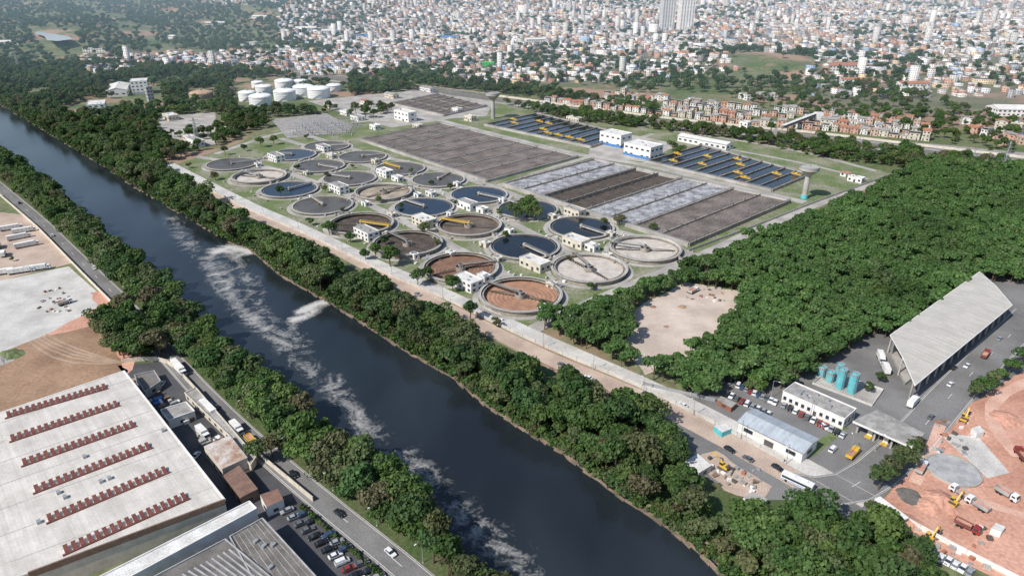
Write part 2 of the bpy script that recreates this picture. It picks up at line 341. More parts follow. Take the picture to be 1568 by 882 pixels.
# ------------------------------------------------------------ river
def seg_d(x,y,pl):
    d=np.full(x.shape,1e9)
    for i in range(len(pl)-1):
        ax,ay=pl[i]; bx,by=pl[i+1]; dx,dy=bx-ax,by-ay; L2=dx*dx+dy*dy+1e-9
        t=np.clip(((x-ax)*dx+(y-ay)*dy)/L2,0,1); d=np.minimum(d,np.hypot(x-ax-t*dx,y-ay-t*dy))
    return d
def build_river():
    ss=np.concatenate([np.arange(-1500,-60,60),np.arange(-60,1300,2.0),np.arange(1300,5000,80)])
    nn=np.linspace(0,1,36); S_,K=np.meshgrid(ss,nn,indexing='ij')
    N_=nL(S_)-1+(nR(S_)+2-nL(S_))*K
    x,y=SN(S_,N_)
    foam=np.zeros(x.shape)
    FL=[([(262,335),(272,350),(290,375),(308,396)],7,.52),([(330,386),(350,379),(381,385)],6.5,1.6),([(345,380),(362,392)],7,1.2),
        ([(328,382),(320,402),(344,437),(368,472),(404,502),(432,518)],6.5,.78),([(355,392),(378,425),(392,462)],7,.5),([(335,405),(350,430)],9,.55),
        ([(432,518),(450,552),(504,590),(526,615),(552,648)],6.0,.68),([(470,548),(520,585)],5,.45),([(552,648),(588,682),(650,722),(672,748)],7,.50),
        ([(690,775),(735,812),(785,850),(800,890)],7.5,.60),([(504,461),(485,466),(460,477)],4.2,1.8),([(500,462),(470,484),(450,490)],4,1.3),([(450,487),(448,510),(468,538)],5.5,.50),
        ([(392,462),(420,505),(436,520)],7,.45),([(620,690),(700,760)],6,.40)]
    for pl,w,st in FL:
        d=seg_d(x,y,[G(u,v,-1.5) for u,v in pl]); foam=np.maximum(foam,st*np.clip(1-d/(w*1.35),0,1)**.8)
    V=np.stack([x.ravel(),y.ravel(),np.full(x.size,-1.5)],1)
    a,b=x.shape; idx=np.arange(a*b).reshape(a,b)
    Fc=np.stack([idx[:-1,:-1].ravel(),idx[:-1,1:].ravel(),idx[1:,1:].ravel(),idx[1:,:-1].ravel()],1)
    me=bpy.data.meshes.new('river'); me.from_pydata(V.tolist(),[],Fc.tolist())
    at=me.attributes.new('foam','FLOAT','POINT'); at.data.foreach_set('value',foam.ravel().astype(np.float32))
    m,t,bs=nt('river_water');N=t.nodes;L=t.links
    g=N.new('ShaderNodeNewGeometry'); at=N.new('ShaderNodeAttribute'); at.attribute_name='foam'
    mp=N.new('ShaderNodeMapping'); mp.inputs['Rotation'].default_value=(0,0,radians(-45)); mp.inputs['Scale'].default_value=(1,.45,1); L.new(g.outputs['Position'],mp.inputs['Vector'])
    def noise(sc,det,ro,di=0,src=None):
        n=N.new('ShaderNodeTexNoise'); n.inputs['Scale'].default_value=sc; n.inputs['Detail'].default_value=det; n.inputs['Roughness'].default_value=ro; n.inputs['Distortion'].default_value=di
        L.new(src or g.outputs['Position'],n.inputs['Vector']); return n.outputs['Fac']
    def madd(s,a,b):
        k=N.new('ShaderNodeMath'); k.operation='MULTIPLY_ADD'; k.inputs[1].default_value=a; k.inputs[2].default_value=b; L.new(s,k.inputs[0]); return k.outputs[0]
    def add(p,q,op='ADD'):
        k=N.new('ShaderNodeMath'); k.operation=op; L.new(p,k.inputs[0]); L.new(q,k.inputs[1]); return k.outputs[0]
    val=add(add(madd(noise(.26,8,.7,2.2),1.9,-.95),madd(noise(.06,4,.6,2.2),2.2,-1.1)),madd(at.outputs['Fac'],1.0,-.28))
    mr=N.new('ShaderNodeMapRange'); mr.inputs['From Min'].default_value=0; mr.inputs['From Max'].default_value=1.1; mr.inputs['To Max'].default_value=.85; L.new(val,mr.inputs['Value'])
    g2=N.new('ShaderNodeMapRange'); g2.inputs['From Max'].default_value=.4; L.new(at.outputs['Fac'],g2.inputs['Value'])
    gate=add(mr.outputs['Result'],g2.outputs['Result'],'MULTIPLY')
    rr=N.new('ShaderNodeValToRGB'); rr.color_ramp.elements[0].position=.35; rr.color_ramp.elements[1].position=.65
    rr.color_ramp.elements[0].color=(.012,.016,.020,1); rr.color_ramp.elements[1].color=(.026,.034,.041,1); L.new(noise(.02,3,.5,0,mp.outputs['Vector']),rr.inputs['Fac'])
    mx=N.new('ShaderNodeMix'); mx.data_type='RGBA'; L.new(gate,mx.inputs['Factor']); L.new(rr.outputs['Color'],mx.inputs['A']); mx.inputs['B'].default_value=(.60,.58,.54,1)
    L.new(mx.outputs['Result'],bs.inputs['Base Color'])
    ro=N.new('ShaderNodeMapRange'); ro.inputs['To Min'].default_value=.15; ro.inputs['To Max'].default_value=.8; L.new(gate,ro.inputs['Value']); L.new(ro.outputs['Result'],bs.inputs['Roughness'])
    bp=N.new('ShaderNodeBump'); bp.inputs['Strength'].default_value=.3; bp.inputs['Distance'].default_value=.25; L.new(noise(.9,5,.5,0,mp.outputs['Vector']),bp.inputs['Height']); L.new(bp.outputs['Normal'],bs.inputs['Normal'])
    me.materials.append(m); ob=bpy.data.objects.new('river_water',me); SC.objects.link(ob)
build_river()
mb=MB()
for i,s in enumerate(np.arange(-20,1180,4.0)):
    if (s>420 and R()<.5): continue
    p0=SN(s,float(nR(s))+U(-1.2,.0)); p1=SN(s+4,float(nR(s+4))+U(-1.2,.0))
    mb.beam((p0[0],p0[1],-1.35),(p1[0],p1[1],-1.35),U(.8,2.2),U(.4,.9),MUD)
mb.build('river_bank_edge')
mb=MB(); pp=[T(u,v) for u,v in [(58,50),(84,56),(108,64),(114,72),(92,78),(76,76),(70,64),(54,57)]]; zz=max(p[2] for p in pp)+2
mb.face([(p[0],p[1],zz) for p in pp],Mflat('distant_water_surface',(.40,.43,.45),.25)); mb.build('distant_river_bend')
BEND=[(40,42),(90,48),(125,62),(125,84),(70,84),(55,66)]

# ------------------------------------------------------------ surfaces
sheet('plant_lawn',[(250,258),(330,232),(420,200),(560,178),(700,150),(850,165),(1060,205),(1240,232),(1372,268),(1240,325),(1080,395),(940,445),(870,470),(810,505),(700,462),(600,422),(440,345),(385,328)],.02,LAWN)
sheet('left_earth_lot',[(-160,600),(-60,560),(0,536),(55,510),(150,495),(200,570),(0,640),(-120,680)],.05,BROWND,.8)
sheet('concrete_yard',[(-120,470),(-40,440),(0,430),(105,408),(150,448),(172,470),(60,517),(0,540),(-90,565)],.06,CONCW)
sheet('red_earth_strip',[(60,517),(150,470),(138,448),(160,445),(205,474),(212,545),(198,572),(150,498)],.07,REDD,.8)
sheet('upper_yard',[(-80,345),(0,325),(45,330),(115,402),(0,430),(-100,450)],.05,DIRT,.8)
sheet('loading_yard_asphalt',[(180,560),(250,553),(300,600),(430,725),(490,770),(660,910),(300,930),(330,760)],.05,ASPH)
sheet('sandy_clearing',[(955,482),(1050,432),(1145,448),(1125,480),(1060,545),(990,575),(960,540)],.05,SANDY,.8)
sheet('facility_paving',[(1010,618),(1090,580),(1260,555),(1370,490),(1500,405),(1600,415),(1600,560),(1480,625),(1390,712),(1345,772),(1300,792),(1230,765),(1170,765),(1085,735),(1040,690),(1030,650)],.04,ASPH2)
sheet('red_earth_site',[(1640,530),(1568,568),(1495,612),(1445,660),(1395,708),(1345,772),(1430,838),(1600,925),(1760,900)],.07,REDD,.6)
sheet('construction_slab',[(1438,664),(1497,668),(1546,724),(1512,732)],.12,CONCW)
sheet('green_verge',[(1185,690),(1245,700),(1300,655),(1290,648),(1245,680),(1205,672)],.07,LAWN)
sheet('dirt_work_yard',[(1062,700),(1095,690),(1180,745),(1170,768),(1110,752)],.08,DIRT,.6)
sheet('substation_gravel',[(415,183),(500,174),(540,195),(530,203),(440,212)],.06,GRAVEL)
sheet('paved_apron',[(470,155),(560,146),(650,138),(760,150),(745,178),(690,182),(600,196),(545,180)],.045,CONC)
sheet('paved_apron',[(905,222),(960,205),(1040,222),(985,248),(900,240)],.05,CONC)
sheet('paved_apron',[(240,180),(330,172),(330,222),(262,226)],.05,CONC)
sheet('rail_yard_ground',[(1190,206),(1432,221),(1568,234),(1660,242),(1660,282),(1568,266),(1400,244),(1190,222)],.03,GRAVEL)
UNDER=M('bank_undergrowth_soil',(.06,.10,.03),(.11,.12,.055),scale=.06,fine=.3,fs=.8)
mb=MB()
for s in range(-60,1200,20):
    a=[SN(s,float(nR(s))+4.2),SN(s+20,float(nR(s+20))+4.2),SN(s+20,200),SN(s,200)]; mb.face([(*p,.012) for p in a],UNDER)
    a=[SN(s,float(nL(s))-4.2),SN(s+20,float(nL(s+20))-4.2),SN(s+20,80),SN(s,80)]; mb.face([(*p,.012) for p in a[::-1]],UNDER)
mb.build('bank_undergrowth_ground')
mb=MB(); x,y=G(1459,721); mb.cyl(x,y,9.0,.12,.5,GREYW,40); mb.ring(x,y,8.6,9.2,.12,.9,CONC,40); mb.build('round_concrete_base')
mb=MB()
TR=M('compacted_earth_track',(.68,.45,.36),(.54,.32,.24),scale=.08)
mb.ribbon(dens(W([(1560,700),(1500,640),(1520,600),(1600,575)])),5,.11,TR); mb.ribbon(dens(W([(1410,780),(1440,745),(1500,745),(1568,790)])),4,.115,TR)
mb.ribbon(dens(W([(1400,740),(1430,690),(1440,650)])),4,.12,TR); mb.build('earth_haul_track')
mb=MB(); TR2=M('pale_earth_track',(.44,.32,.235),(.32,.23,.16),scale=.08)
for k in range(5): mb.ribbon(dens(W([(70-k*6,512+k*3),(110-k*4,535+k*7),(150,545+k*4),(185+k*2,555)])),1.2,.085+k*.003,TR2)
mb.build('vehicle_tracks')

def road(name,px,w,mat,z,kerb=True,dash=True,edge=False):
    p=dens(W(px)); mb=MB(); mb.ribbon(p,w,z,mat)
    if kerb: mb.kerb(p,w/2+.16,CONC); mb.kerb(p,-w/2-.16,CONC)
    if dash:
        for i in range(0,len(p)-1,2):
            a,b=p[i],p[i+1]; l=hypot(b[0]-a[0],b[1]-a[1]) or 1; k=min(1,5/l)
            mb.ribbon([a,(a[0]+(b[0]-a[0])*k,a[1]+(b[1]-a[1])*k)],.18,z+.02,PAINT)
    if edge:
        mb.ribbon(p,.15,z+.02,PAINT,off=w/2-.4); mb.ribbon(p,.15,z+.02,PAINT,off=-w/2+.4)
    mb.build(name)
LROAD=[(-120,205),(-60,240),(0,287),(60,338),(135,412),(190,465),(243,528),(300,592),(370,662),(440,722),(485,762),(560,822),(640,884),(700,940)]
road('riverside_road',LROAD,8.5,ASPH2,.09,edge=True)
AROAD=[(255,256),(320,292),(385,328),(440,350),(520,385),(600,428),(680,470),(750,505),(830,545),(900,575),(985,606),(1060,648),(1130,682),(1200,722),(1262,758)]
road('service_road',AROAD,10,DIRT,.08,kerb=False,dash=False)
road('plant_access_road',[(256,250),(390,318),(470,352),(600,415),(690,452),(745,480),(820,514),(905,552),(985,585),(1060,622),(1130,655),(1200,695),(1290,745),(1330,768)],8.5,CONCW,.10,dash=False)
road('gate_road',[(1215,745),(1270,772),(1305,765),(1345,722),(1400,672),(1450,610),(1500,560),(1580,480)],15,ASPH2,.11,dash=True,edge=True)
for i,(pl,w) in enumerate([([(815,505),(870,478),(960,440),(1070,393),(1160,352),(1245,315),(1368,270)],8),
    ([(470,208),(560,235),(640,252),(700,268),(765,290),(850,325),(930,350),(1060,390)],9),
    ([(755,288),(830,262),(905,240),(950,222),(1000,205)],7),
    ([(672,184),(760,207),(880,236),(985,252),(1100,280),(1232,310)],9),
    ([(330,236),(420,205),(540,188),(640,178),(700,160)],7),
    ([(300,240),(420,258),(520,292),(590,325),(690,375),(760,412),(850,470)],7.5),
    ([(430,212),(520,240),(590,262),(690,300),(770,335),(850,375),(950,425)],7.5),
    ([(985,250),(1080,222),(1230,250),(1330,275)],5),([(1020,200),(1130,215),(1240,235),(1340,262)],6)]):
    road('internal_road',pl,w,CONC,.06+.004*i,kerb=(i in(0,3)),dash=False)

# ------------------------------------------------------------ circular clarifiers
A2=radians(43.3)
def tank(u,v,liq,empty,armc,ang,Rr=22.0):
    x,y=G(u,v,1.2); mb=MB(); top=2.9 if empty else 1.7; lz=.45 if empty else 1.15
    mb.ring(x,y,Rr,Rr+.55,0,top,CWALL,64,top=CONCW,inner=CWALL if not empty else (CONCW if liq in (L_WHITE,L_BEIGE) else DWALL))
    mb.ring(x,y,Rr+.55,Rr+1.5,top-.35,top-.12,CONC,64)
    mb.ring(x,y,Rr+1.5,Rr+4.8,.03,.14,CONC,48)
    seg=64; a=[(cos(2*pi*i/seg),sin(2*pi*i/seg)) for i in range(seg)]
    zc=lz-.35 if empty else lz
    for i in range(seg):
        p,q=a[i],a[(i+1)%seg]; mb.face([(x,y,zc),(x+Rr*p[0],y+Rr*p[1],lz),(x+Rr*q[0],y+Rr*q[1],lz)],liq)
    mb.ring(x,y,Rr-1.5,Rr-1.3,top-1.0,top-.4,CWALL,64)
    mb.ring(x,y,Rr-1.3,Rr,top-1.0,top-.9,DWALL if not empty else CWALL,64)
    mb.ring(x,y,3.0,3.2,lz-.1,top-.1,DSTEEL if not empty else CWALL,24)
    mb.cyl(x,y,1.0,zc,top+.5,CONC,14); mb.cyl(x,y,1.5,top+.5,top+.75,STEEL,14); mb.obox(x,y,top+.75,1.3,1.0,1.0,ang,armc)
    c,s_=cos(ang),sin(ang); e=Rr+.6; bz=top+.55
    for o in (-.7,.7):
        p0=(x-o*s_,y+o*c,bz); p1=(x+e*c-o*s_,y+e*s_+o*c,bz)
        mb.beam(p0,p1,.15,.45,armc); mb.rail((p0[0],p0[1],bz+.3),(p1[0],p1[1],bz+.3),armc if armc is YEL else STEEL,1.0,3.2,.08)
    mb.beam((x,y,bz+.2),(x+e*c,y+e*s_,bz+.2),1.2,.08,CWALL if armc is not YEL else YEL)
    mb.obox(x+(e-.2)*c,y+(e-.2)*s_,top,1.2,2.8,.5,ang,armc)
    if empty:
        for k in (0,pi):
            cc,ss=cos(ang+k+.25),sin(ang+k+.25); z=lz+.35
            mb.beam((x,y,z+1.6),(x+cc*(Rr-3),y+ss*(Rr-3),z+.3),.35,.3,DSTEEL); mb.beam((x,y,z),(x+cc*(Rr-3),y+ss*(Rr-3),z),.4,.4,DSTEEL)
            for j in range(2,9):
                rr=j*2.1; mb.beam((x+cc*rr-ss*1.1,y+ss*rr+cc*1.1,z-.1),(x+cc*rr+ss*.9+cc*.6,y+ss*rr-cc*.9+ss*.6,z-.1),.12,.4,DSTEEL)
    b=ang+pi*.9
    for j in range(6):
        mb.obox(x+(Rr+1.6+.45*j)*cos(b),y+(Rr+1.6+.45*j)*sin(b),0,.45,1.4,max(.2,top-.3*(j+1)),b,CONC)
    for j in range(0,64,4):
        q=2*pi*j/64; q2=2*pi*(j+4)/64
        mb.beam((x+(Rr+1.4)*cos(q),y+(Rr+1.4)*sin(q),top+.8),(x+(Rr+1.4)*cos(q2),y+(Rr+1.4)*sin(q2),top+.8),.06,.06,STEEL)
        mb.obox(x+(Rr+1.4)*cos(q),y+(Rr+1.4)*sin(q),top-.2,.06,.06,1,0,STEEL)
    mb.build('clarifier_tank',(x,y,0)); return x,y
TK=[(355,251,L_GREY,0,STEEL,.5),(397,271,L_WHITE,1,STEEL,2.6),(443,290,L_BLUE,0,STEEL,.9),(494,314,L_GREY,0,CREAM,2.2),
 (553,344,L_DKF,1,YEL,-.35),(624,374,L_DKF,1,DSTEEL,2.3),(705,411,L_RUSTF,1,DSTEEL,.3),(797,453,L_ORANGE,1,DSTEEL,2.5),
 (447,237,L_BLUE,0,STEEL,2.9),(489,254,L_GREY,0,CREAM,-.5),(535,273,L_GREY,0,CREAM,2.7),(587,295,L_BEIGE,1,DSTEEL,.6),
 (649,317,L_BLUE,0,CREAM,2.4),(718,346,L_BROWN,1,YEL,2.7),(803,377,L_NAVY,0,CREAM,-.9),(902,412,L_WHITE,1,DSTEEL,1.9),
 (555,240,L_GREY,0,CREAM,.4),(612,258,L_GREY,0,YEL,2.4),(671,275,L_GREY,0,CREAM,1.2),(733,298,L_BLUE,0,CREAM,-.6),
 (808,320,L_NAVY,0,CREAM,2.2),(890,348,L_NAVY,0,CREAM,-.8),(988,382,L_WHITE,1,DSTEEL,2.8),(500,224,L_GREY,0,CREAM,.2)]
TC=[tank(*t_) for t_ in TK]
mbp=MB(); mbq=MB(); random.seed(3)
for i in range(len(TC)):
    for j in range(i):
        dx,dy=TC[i][0]-TC[j][0],TC[i][1]-TC[j][1]; d=hypot(dx,dy)
        if d<66:
            ux,uy=dx/d,dy/d; a=(TC[j][0]+ux*24.5,TC[j][1]+uy*24.5); b=(TC[i][0]-ux*24.5,TC[i][1]-uy*24.5)
            mbp.ribbon([a,b],4.5,.095+.002*((i*7+j)%9),CONC)
            mx_,my_=(a[0]+b[0])/2,(a[1]+b[1])/2
            for k in range(4): mbq.obox(mx_+U(-5,5),my_+U(-5,5),.1,U(1,2.8),U(1,2.4),U(.5,2.0),A2,random.choice([CONC,WHITE,CWALL,STEEL]))
            mbq.beam((a[0]-uy*3,a[1]+ux*3,.5),(b[0]-uy*3,b[1]+ux*3,.5),.45,.45,random.choice([STEEL,CONC]))
for i in range(len(TC)):
    for k in range(6):
        a=U(0,6.28); r=U(27.5,31); mbq.obox(TC[i][0]+r*cos(a),TC[i][1]+r*sin(a),.02,U(.8,2),U(.8,1.6),U(.4,1.5),A2,random.choice([CONC,WHITE,CWALL,CONCW]))
mbp.build('tank_footpaths'); mbq.build('pipework_and_valve_chambers')

# ------------------------------------------------------------ rectangular basin blocks
def block(name,q,kinds,top=2.2,sub=1,rails=True,yb=0,baff=0,wm=None,nb=8,ew=1.5):
    q=[G(u,v,top) for u,v in q]; n=len(kinds); mb=MB(); wm=wm or CONC
    def P(a,b): return tuple((q[0][i]*(1-a)+q[1][i]*a)*(1-b)+(q[3][i]*(1-a)+q[2][i]*a)*b for i in (0,1))
    def wall(a0,b0,a1,b1,w,z0,z1,m):
        p,r=P(a0,b0),P(a1,b1); mb.beam((p[0],p[1],(z0+z1)/2),(r[0],r[1],(z0+z1)/2),w,z1-z0,m)
    for i,k in enumerate(kinds):
        liq,lz=k; a0,a1=i/n,(i+1)/n
        c=[P(a0,0),P(a1,0),P(a1,1),P(a0,1)]
        mb.face([(p[0],p[1],lz) for p in c],liq)
        am=(a0+a1)/2
        if lz<1:
            for f in np.linspace(.04,.96,24): wall(a0+.003,f,a1-.003,f,.3,lz,lz+.35,DSTEEL)
            for f in np.linspace(.06,.94,15): wall(a0+.0005,f,a0+.006,f,.5,lz,top-.05,DWALL)
        if baff:
            for f in np.linspace(0,1,baff+2)[1:-1]: wall(a0,f,a1,f,.3,lz-.2,top-.25,CWALL)
        if sub: wall(am,0,am,1,.35,.0,top-.3,CWALL if lz>1 else DWALL)
    for i in range(n+1):
        a=i/n; w=ew if i%2==0 else ew*.5
        wall(a,0,a,1,w,0,top+.012*(i+1),wm)
        if rails and i%2==0:
            p,r=P(a,0),P(a,1); mb.rail((p[0],p[1],top),(r[0],r[1],top),DSTEEL,1.1,4.5,.12)
        if rails:
            for f in np.linspace(.06,.94,nb):
                p=P(a,f); mb.obox(p[0],p[1],top,.6,.6,U(.7,1.5),A2,DSTEEL if i%2 else STEEL)
    wall(0,0,1,0,2.4,0,top-.01,CONC); wall(0,1,1,1,2.4,0,top-.02,CONC)
    for b in (0,1):
        p,r=P(0,b),P(1,b); mb.rail((p[0],p[1],top),(r[0],r[1],top),STEEL,1.1,5,.1)
    for k in range(yb):
        a=(k+.5)/yb; a0=a-.38/yb; a1=a+.38/yb; f=random.choice([.18,.3,.45,.62,.8])
        p,r=P(a0,f),P(a1,f); mb.beam((p[0],p[1],top+.5),(r[0],r[1],top+.5),1.6,.5,YEL); mb.rail((p[0],p[1],top+.8),(r[0],r[1],top+.8),YEL,1,3,.12)
        mb.obox((p[0]+r[0])/2,(p[1]+r[1])/2,top+.7,2.0,2.0,1.5,A2,YEL)
    mb.build(name)
Fm=(L_FOAM,1.5);E=(L_DKF,.1);B=(L_SCUM,1.5)
block('aeration_basin',[(770,280),(1055,372),(1210,306),(910,243)],[Fm,Fm,E,E,Fm,Fm,B,B],top=2.8,sub=0,wm=CWALL,nb=8)
block('aeration_basin',[(553,213),(745,276),(884,239),(675,188)],[B]*8,sub=0,nb=4,ew=1.2)
N0=(L_NAVY,1.4);B0=(L_BLUE,1.4)
block('settling_basin',[(742,190),(905,224),(962,206),(822,173)],[N0,N0,B0,N0,N0]*2,sub=0,yb=10,nb=3,wm=CWALL)
block('settling_basin',[(990,246),(1182,290),(1240,266),(1075,222)],[N0,B0,N0,N0,N0]*2,sub=0,yb=10,nb=3,wm=CWALL)
block('sludge_basin',[(600,158),(680,176),(745,161),(672,143)],[(L_BROWN,1.3)]*6,sub=0,baff=2)

# ------------------------------------------------------------ buildings
def bldg(name,x,y,L,Wd,H,ang,wall=WHITE,roof=ROOFW,floors=1,win=3.2,kind='flat',stripe=None,base=0,door=True,ac=2,o=.0):
    mb=MB(); c,s=cos(ang),sin(ang)
    def P(a,b): return (x+a*c-b*s,y+a*s+b*c)
    z=base
    pr=[P(-L/2,-Wd/2),P(L/2,-Wd/2),P(L/2,Wd/2),P(-L/2,Wd/2)]
    if kind=='flat':
        mb.prism(pr,z-.5,z+H,wall,roof)
        for (a,b) in ((0,1),(1,2),(2,3),(3,0)):
            mb.beam((*pr[a],z+H+.25),(*pr[b],z+H+.25),.3,.5+.004*a,wall)
        for k in range(ac):
            a,b=P(U(-.35,.35)*L,U(-.3,.3)*Wd); mb.obox(a,b,z+H+.003,U(1,2),U(.8,1.6),U(.6,1.1),ang,STEEL)
    else:
        mb.prism(pr,z-.5,z+H-.02,wall,roof); rh=Wd*.13 if kind=='gable' else Wd*.1; ov=.5
        e=[P(-L/2-ov,-Wd/2-ov),P(L/2+ov,-Wd/2-ov),P(L/2+ov,Wd/2+ov),P(-L/2-ov,Wd/2+ov)]
        if kind=='gable':
            r0,r1=P(-L/2-ov,0),P(L/2+ov,0)
            mb.face([(*e[0],z+H),(*e[1],z+H),(*r1,z+H+rh),(*r0,z+H+rh)],roof); mb.face([(*e[2],z+H),(*e[3],z+H),(*r0,z+H+rh),(*r1,z+H+rh)],roof)
            mb.face([(*pr[0],z+H),(*P(-L/2,0),z+H+rh),(*pr[3],z+H)],wall); mb.face([(*pr[1],z+H),(*pr[2],z+H),(*P(L/2,0),z+H+rh)],wall)
            mb.beam((*r0,z+H+rh+.05),(*r1,z+H+rh+.05),.4,.12,STEEL)
        else:
            mb.face([(*e[0],z+H),(*e[1],z+H),(*e[2],z+H+rh),(*e[3],z+H+rh)],roof)
            mb.face([(*pr[3],z+H),(*pr[2],z+H),(*e[2],z+H+rh),(*e[3],z+H+rh)],wall)
        for (a,b) in ((0,1),(2,3)) if kind=='gable' else ((0,1),): mb.beam((*e[a],z+H-.12),(*e[b],z+H-.12),.25,.22,STEEL)
    fh=H/floors
    for sd in range(4):
        a,b=pr[sd],pr[(sd+1)%4]; l=hypot(b[0]-a[0],b[1]-a[1]); k=max(1,int((l-1)/win)); dx,dy=(b[0]-a[0])/l,(b[1]-a[1])/l; ox,oy=dy*.04,-dx*.04
        for f in range(floors):
            zz=z+fh*f+fh*.36; hh=min(1.5,fh*.42)
            for i in range(k):
                m=(i+.5)/k*l; w2=win*.27
                if door and f==0 and i==k//2 and sd in (0,2):
                    mb.beam((a[0]+dx*(m-w2)+ox,a[1]+dy*(m-w2)+oy,z+1.3),(a[0]+dx*(m+w2)+ox,a[1]+dy*(m+w2)+oy,z+1.3),.12,2.6,DSTEEL); continue
                mb.beam((a[0]+dx*(m-w2)+ox,a[1]+dy*(m-w2)+oy,zz+hh/2),(a[0]+dx*(m+w2)+ox,a[1]+dy*(m+w2)+oy,zz+hh/2),.1,hh,GLASS)
                mb.beam((a[0]+dx*(m-w2-.1)+ox,a[1]+dy*(m-w2-.1)+oy,zz-.1),(a[0]+dx*(m+w2+.1)+ox,a[1]+dy*(m+w2+.1)+oy,zz-.1),.3,.14,CONC)
        if stripe:
            mb.beam((a[0]+ox,a[1]+oy,z+H*.12),(b[0]+ox,b[1]+oy,z+H*.12),.14,H*.2,stripe)
    return mb.build(name,(x,y,z))
def bpx(name,u,v,L,Wd,H,ang=A2,**k):
    x,y=G(u,v); return bldg(name,x,y,L,Wd,H,ang,**k)
AR=A2+pi/2
random.seed(4)
for u,v,L,w,h in [(424,246,18,9,6),(496,232,16,8,6),(508,242,12,6,4),(590,270,15,8,6),(609,277,10,6,4),(520,294,17,9,6),(562,364,18,9,6),(650,345,18,9,6),(716,319,16,8,5.5),
   (739,325,8,6,3.5),(717,440,16,9,6),(741,429,7,5,3.5),(819,410,18,9,5.5),(882,376,17,9,5.5),(906,383,9,6,4),(880,329,15,8,5),(780,357,6,4,3),(743,377,7,5,3),(690,331,5,4,3),(640,302,6,4,3),
   (470,268,6,4,3),(395,255,6,4,3),(560,315,6,4,3),(600,332,7,4,3),(690,392,6,4,3),(762,400,6,4,3),(845,440,6,4,3),(930,395,6,4,3),(660,300,8,5,3.5),(770,310,6,4,3),(575,250,7,5,3.5),(700,285,6,4,3),(845,335,6,4,3),(935,362,6,4,3),(835,478,7,5,3),(635,395,5,4,3)]:
    bpx('control_house',u,v,L,w,h,AR,wall=WHITE if R()<.7 else CREAM,roof=ROOFG if (h>4.4 and R()<.5) else ROOFW,floors=2 if h>5.7 else 1,win=3.5)
bpx('blower_building',942,222,28,18,13,AR,stripe=BLUEP,floors=2,win=6)
bpx('blower_building',984,239,32,20,12,AR,stripe=BLUEP,floors=2,win=6)
bpx('pump_building',621,184,30,12,11,AR,floors=2,win=6)
bpx('long_workshop',1079,222,58,14,6,AR,wall=WHITE,roof=ROOFW,kind='gable',win=6)
bpx('filter_house',1140,200,10,9,10,AR,floors=2)
bpx('gate_house',1310,278,12,7,4,AR); bpx('gate_house',1295,270,8,6,3.5,AR,roof=TILE,kind='gable')
bpx('press_house',720,185,14,8,6,AR,wall=CREAM); bpx('press_house',575,198,12,8,5,AR); bpx('press_house',548,184,18,10,5,AR,roof=ROOFG)
bpx('press_house',505,165,14,9,5,AR,wall=CREAM); bpx('press_house',600,150,22,10,6,AR,wall=CREAM,roof=ROOFG,kind='gable'); bpx('press_house',655,140,26,10,6,AR,roof=ROOFG,kind='gable')
bpx('press_house',530,176,16,8,5,AR); bpx('press_house',562,160,20,9,5,AR,roof=TILE,kind='gable'); bpx('press_house',700,172,12,8,5,AR); bpx('press_house',640,196,12,7,4,AR,wall=CREAM)
bpx('office_block',835,165,20,10,5,AR,roof=ROOFG); bpx('office_block',880,186,20,9,5,AR,wall=CREAM)
bpx('substation_building',300,222,28,9,6,AR,roof=ROOFG); bpx('substation_building',290,215,14,8,5,AR,wall=CREAM)
bpx('drying_shed',183,143,70,26,9,AR-.35,kind='gable',roof=ROOFW,win=7); bpx('process_building',217,143,30,22,19,AR-.35,floors=4,win=5,stripe=GREYW); bpx('process_building',150,168,34,20,9,AR-.3,stripe=BLUEP,floors=2,win=6)
bpx('boiler_tower',232,158,8,8,22,AR,wall=GREYW,floors=5); bpx('laboratory',262,183,22,12,6,AR,wall=CREAM); bpx('laboratory',205,168,20,12,6,AR,roof=ROOFG)
bpx('laboratory',345,200,18,10,5,AR); bpx('laboratory',190,190,16,9,5,AR); bpx('laboratory',350,140,20,10,6,AR,wall=CREAM,roof=TILE,kind='gable')
def digester(u,v,r,h,m=DIGW):
    x,y=G(u,v); mb=MB(); mb.cyl(x,y,r,0,h,m,36,cap=False)
    z=h; rr=r
    for k in range(1,6):
        a=k/5*pi/2; r2=r*cos(a) if k<5 else .8; z2=h+r*.22*sin(a); mb.cyl(x,y,rr,z,z2,m,36,r2=r2,cap=(k==5)); z,rr=z2,r2
    mb.cyl(x,y,1.6,z-.1,z+1.6,STEEL,12)
    mb.ring(x,y,r,r+.5,h-.5,h-.2,STEEL,36)
    for k in range(4): mb.ring(x,y,r,r+.15,h*(.2*k+.15),h*(.2*k+.15)+.25,GREYW,36)
    for i in range(20):
        a=-1.9+i*.06; mb.obox(x+(r+.7)*cos(a),y+(r+.7)*sin(a),h*i/20,1.2,1.0,.25,a,STEEL)
    mb.build('digester_tank',(x,y,0))
for u,v,r,h in [(380,154,12,11),(400,160,15,11),(405,143,12,10),(436,135,14,11),(437,153,15,12),(466,147,15,13),(489,149,16,12),(512,140,11,9),(460,133,11,9),(395,134,9,8)]: digester(u,v,r,h)
digester(309,150,16,7,M('orange_tank_paint',(.48,.33,.22),(.38,.26,.17)))
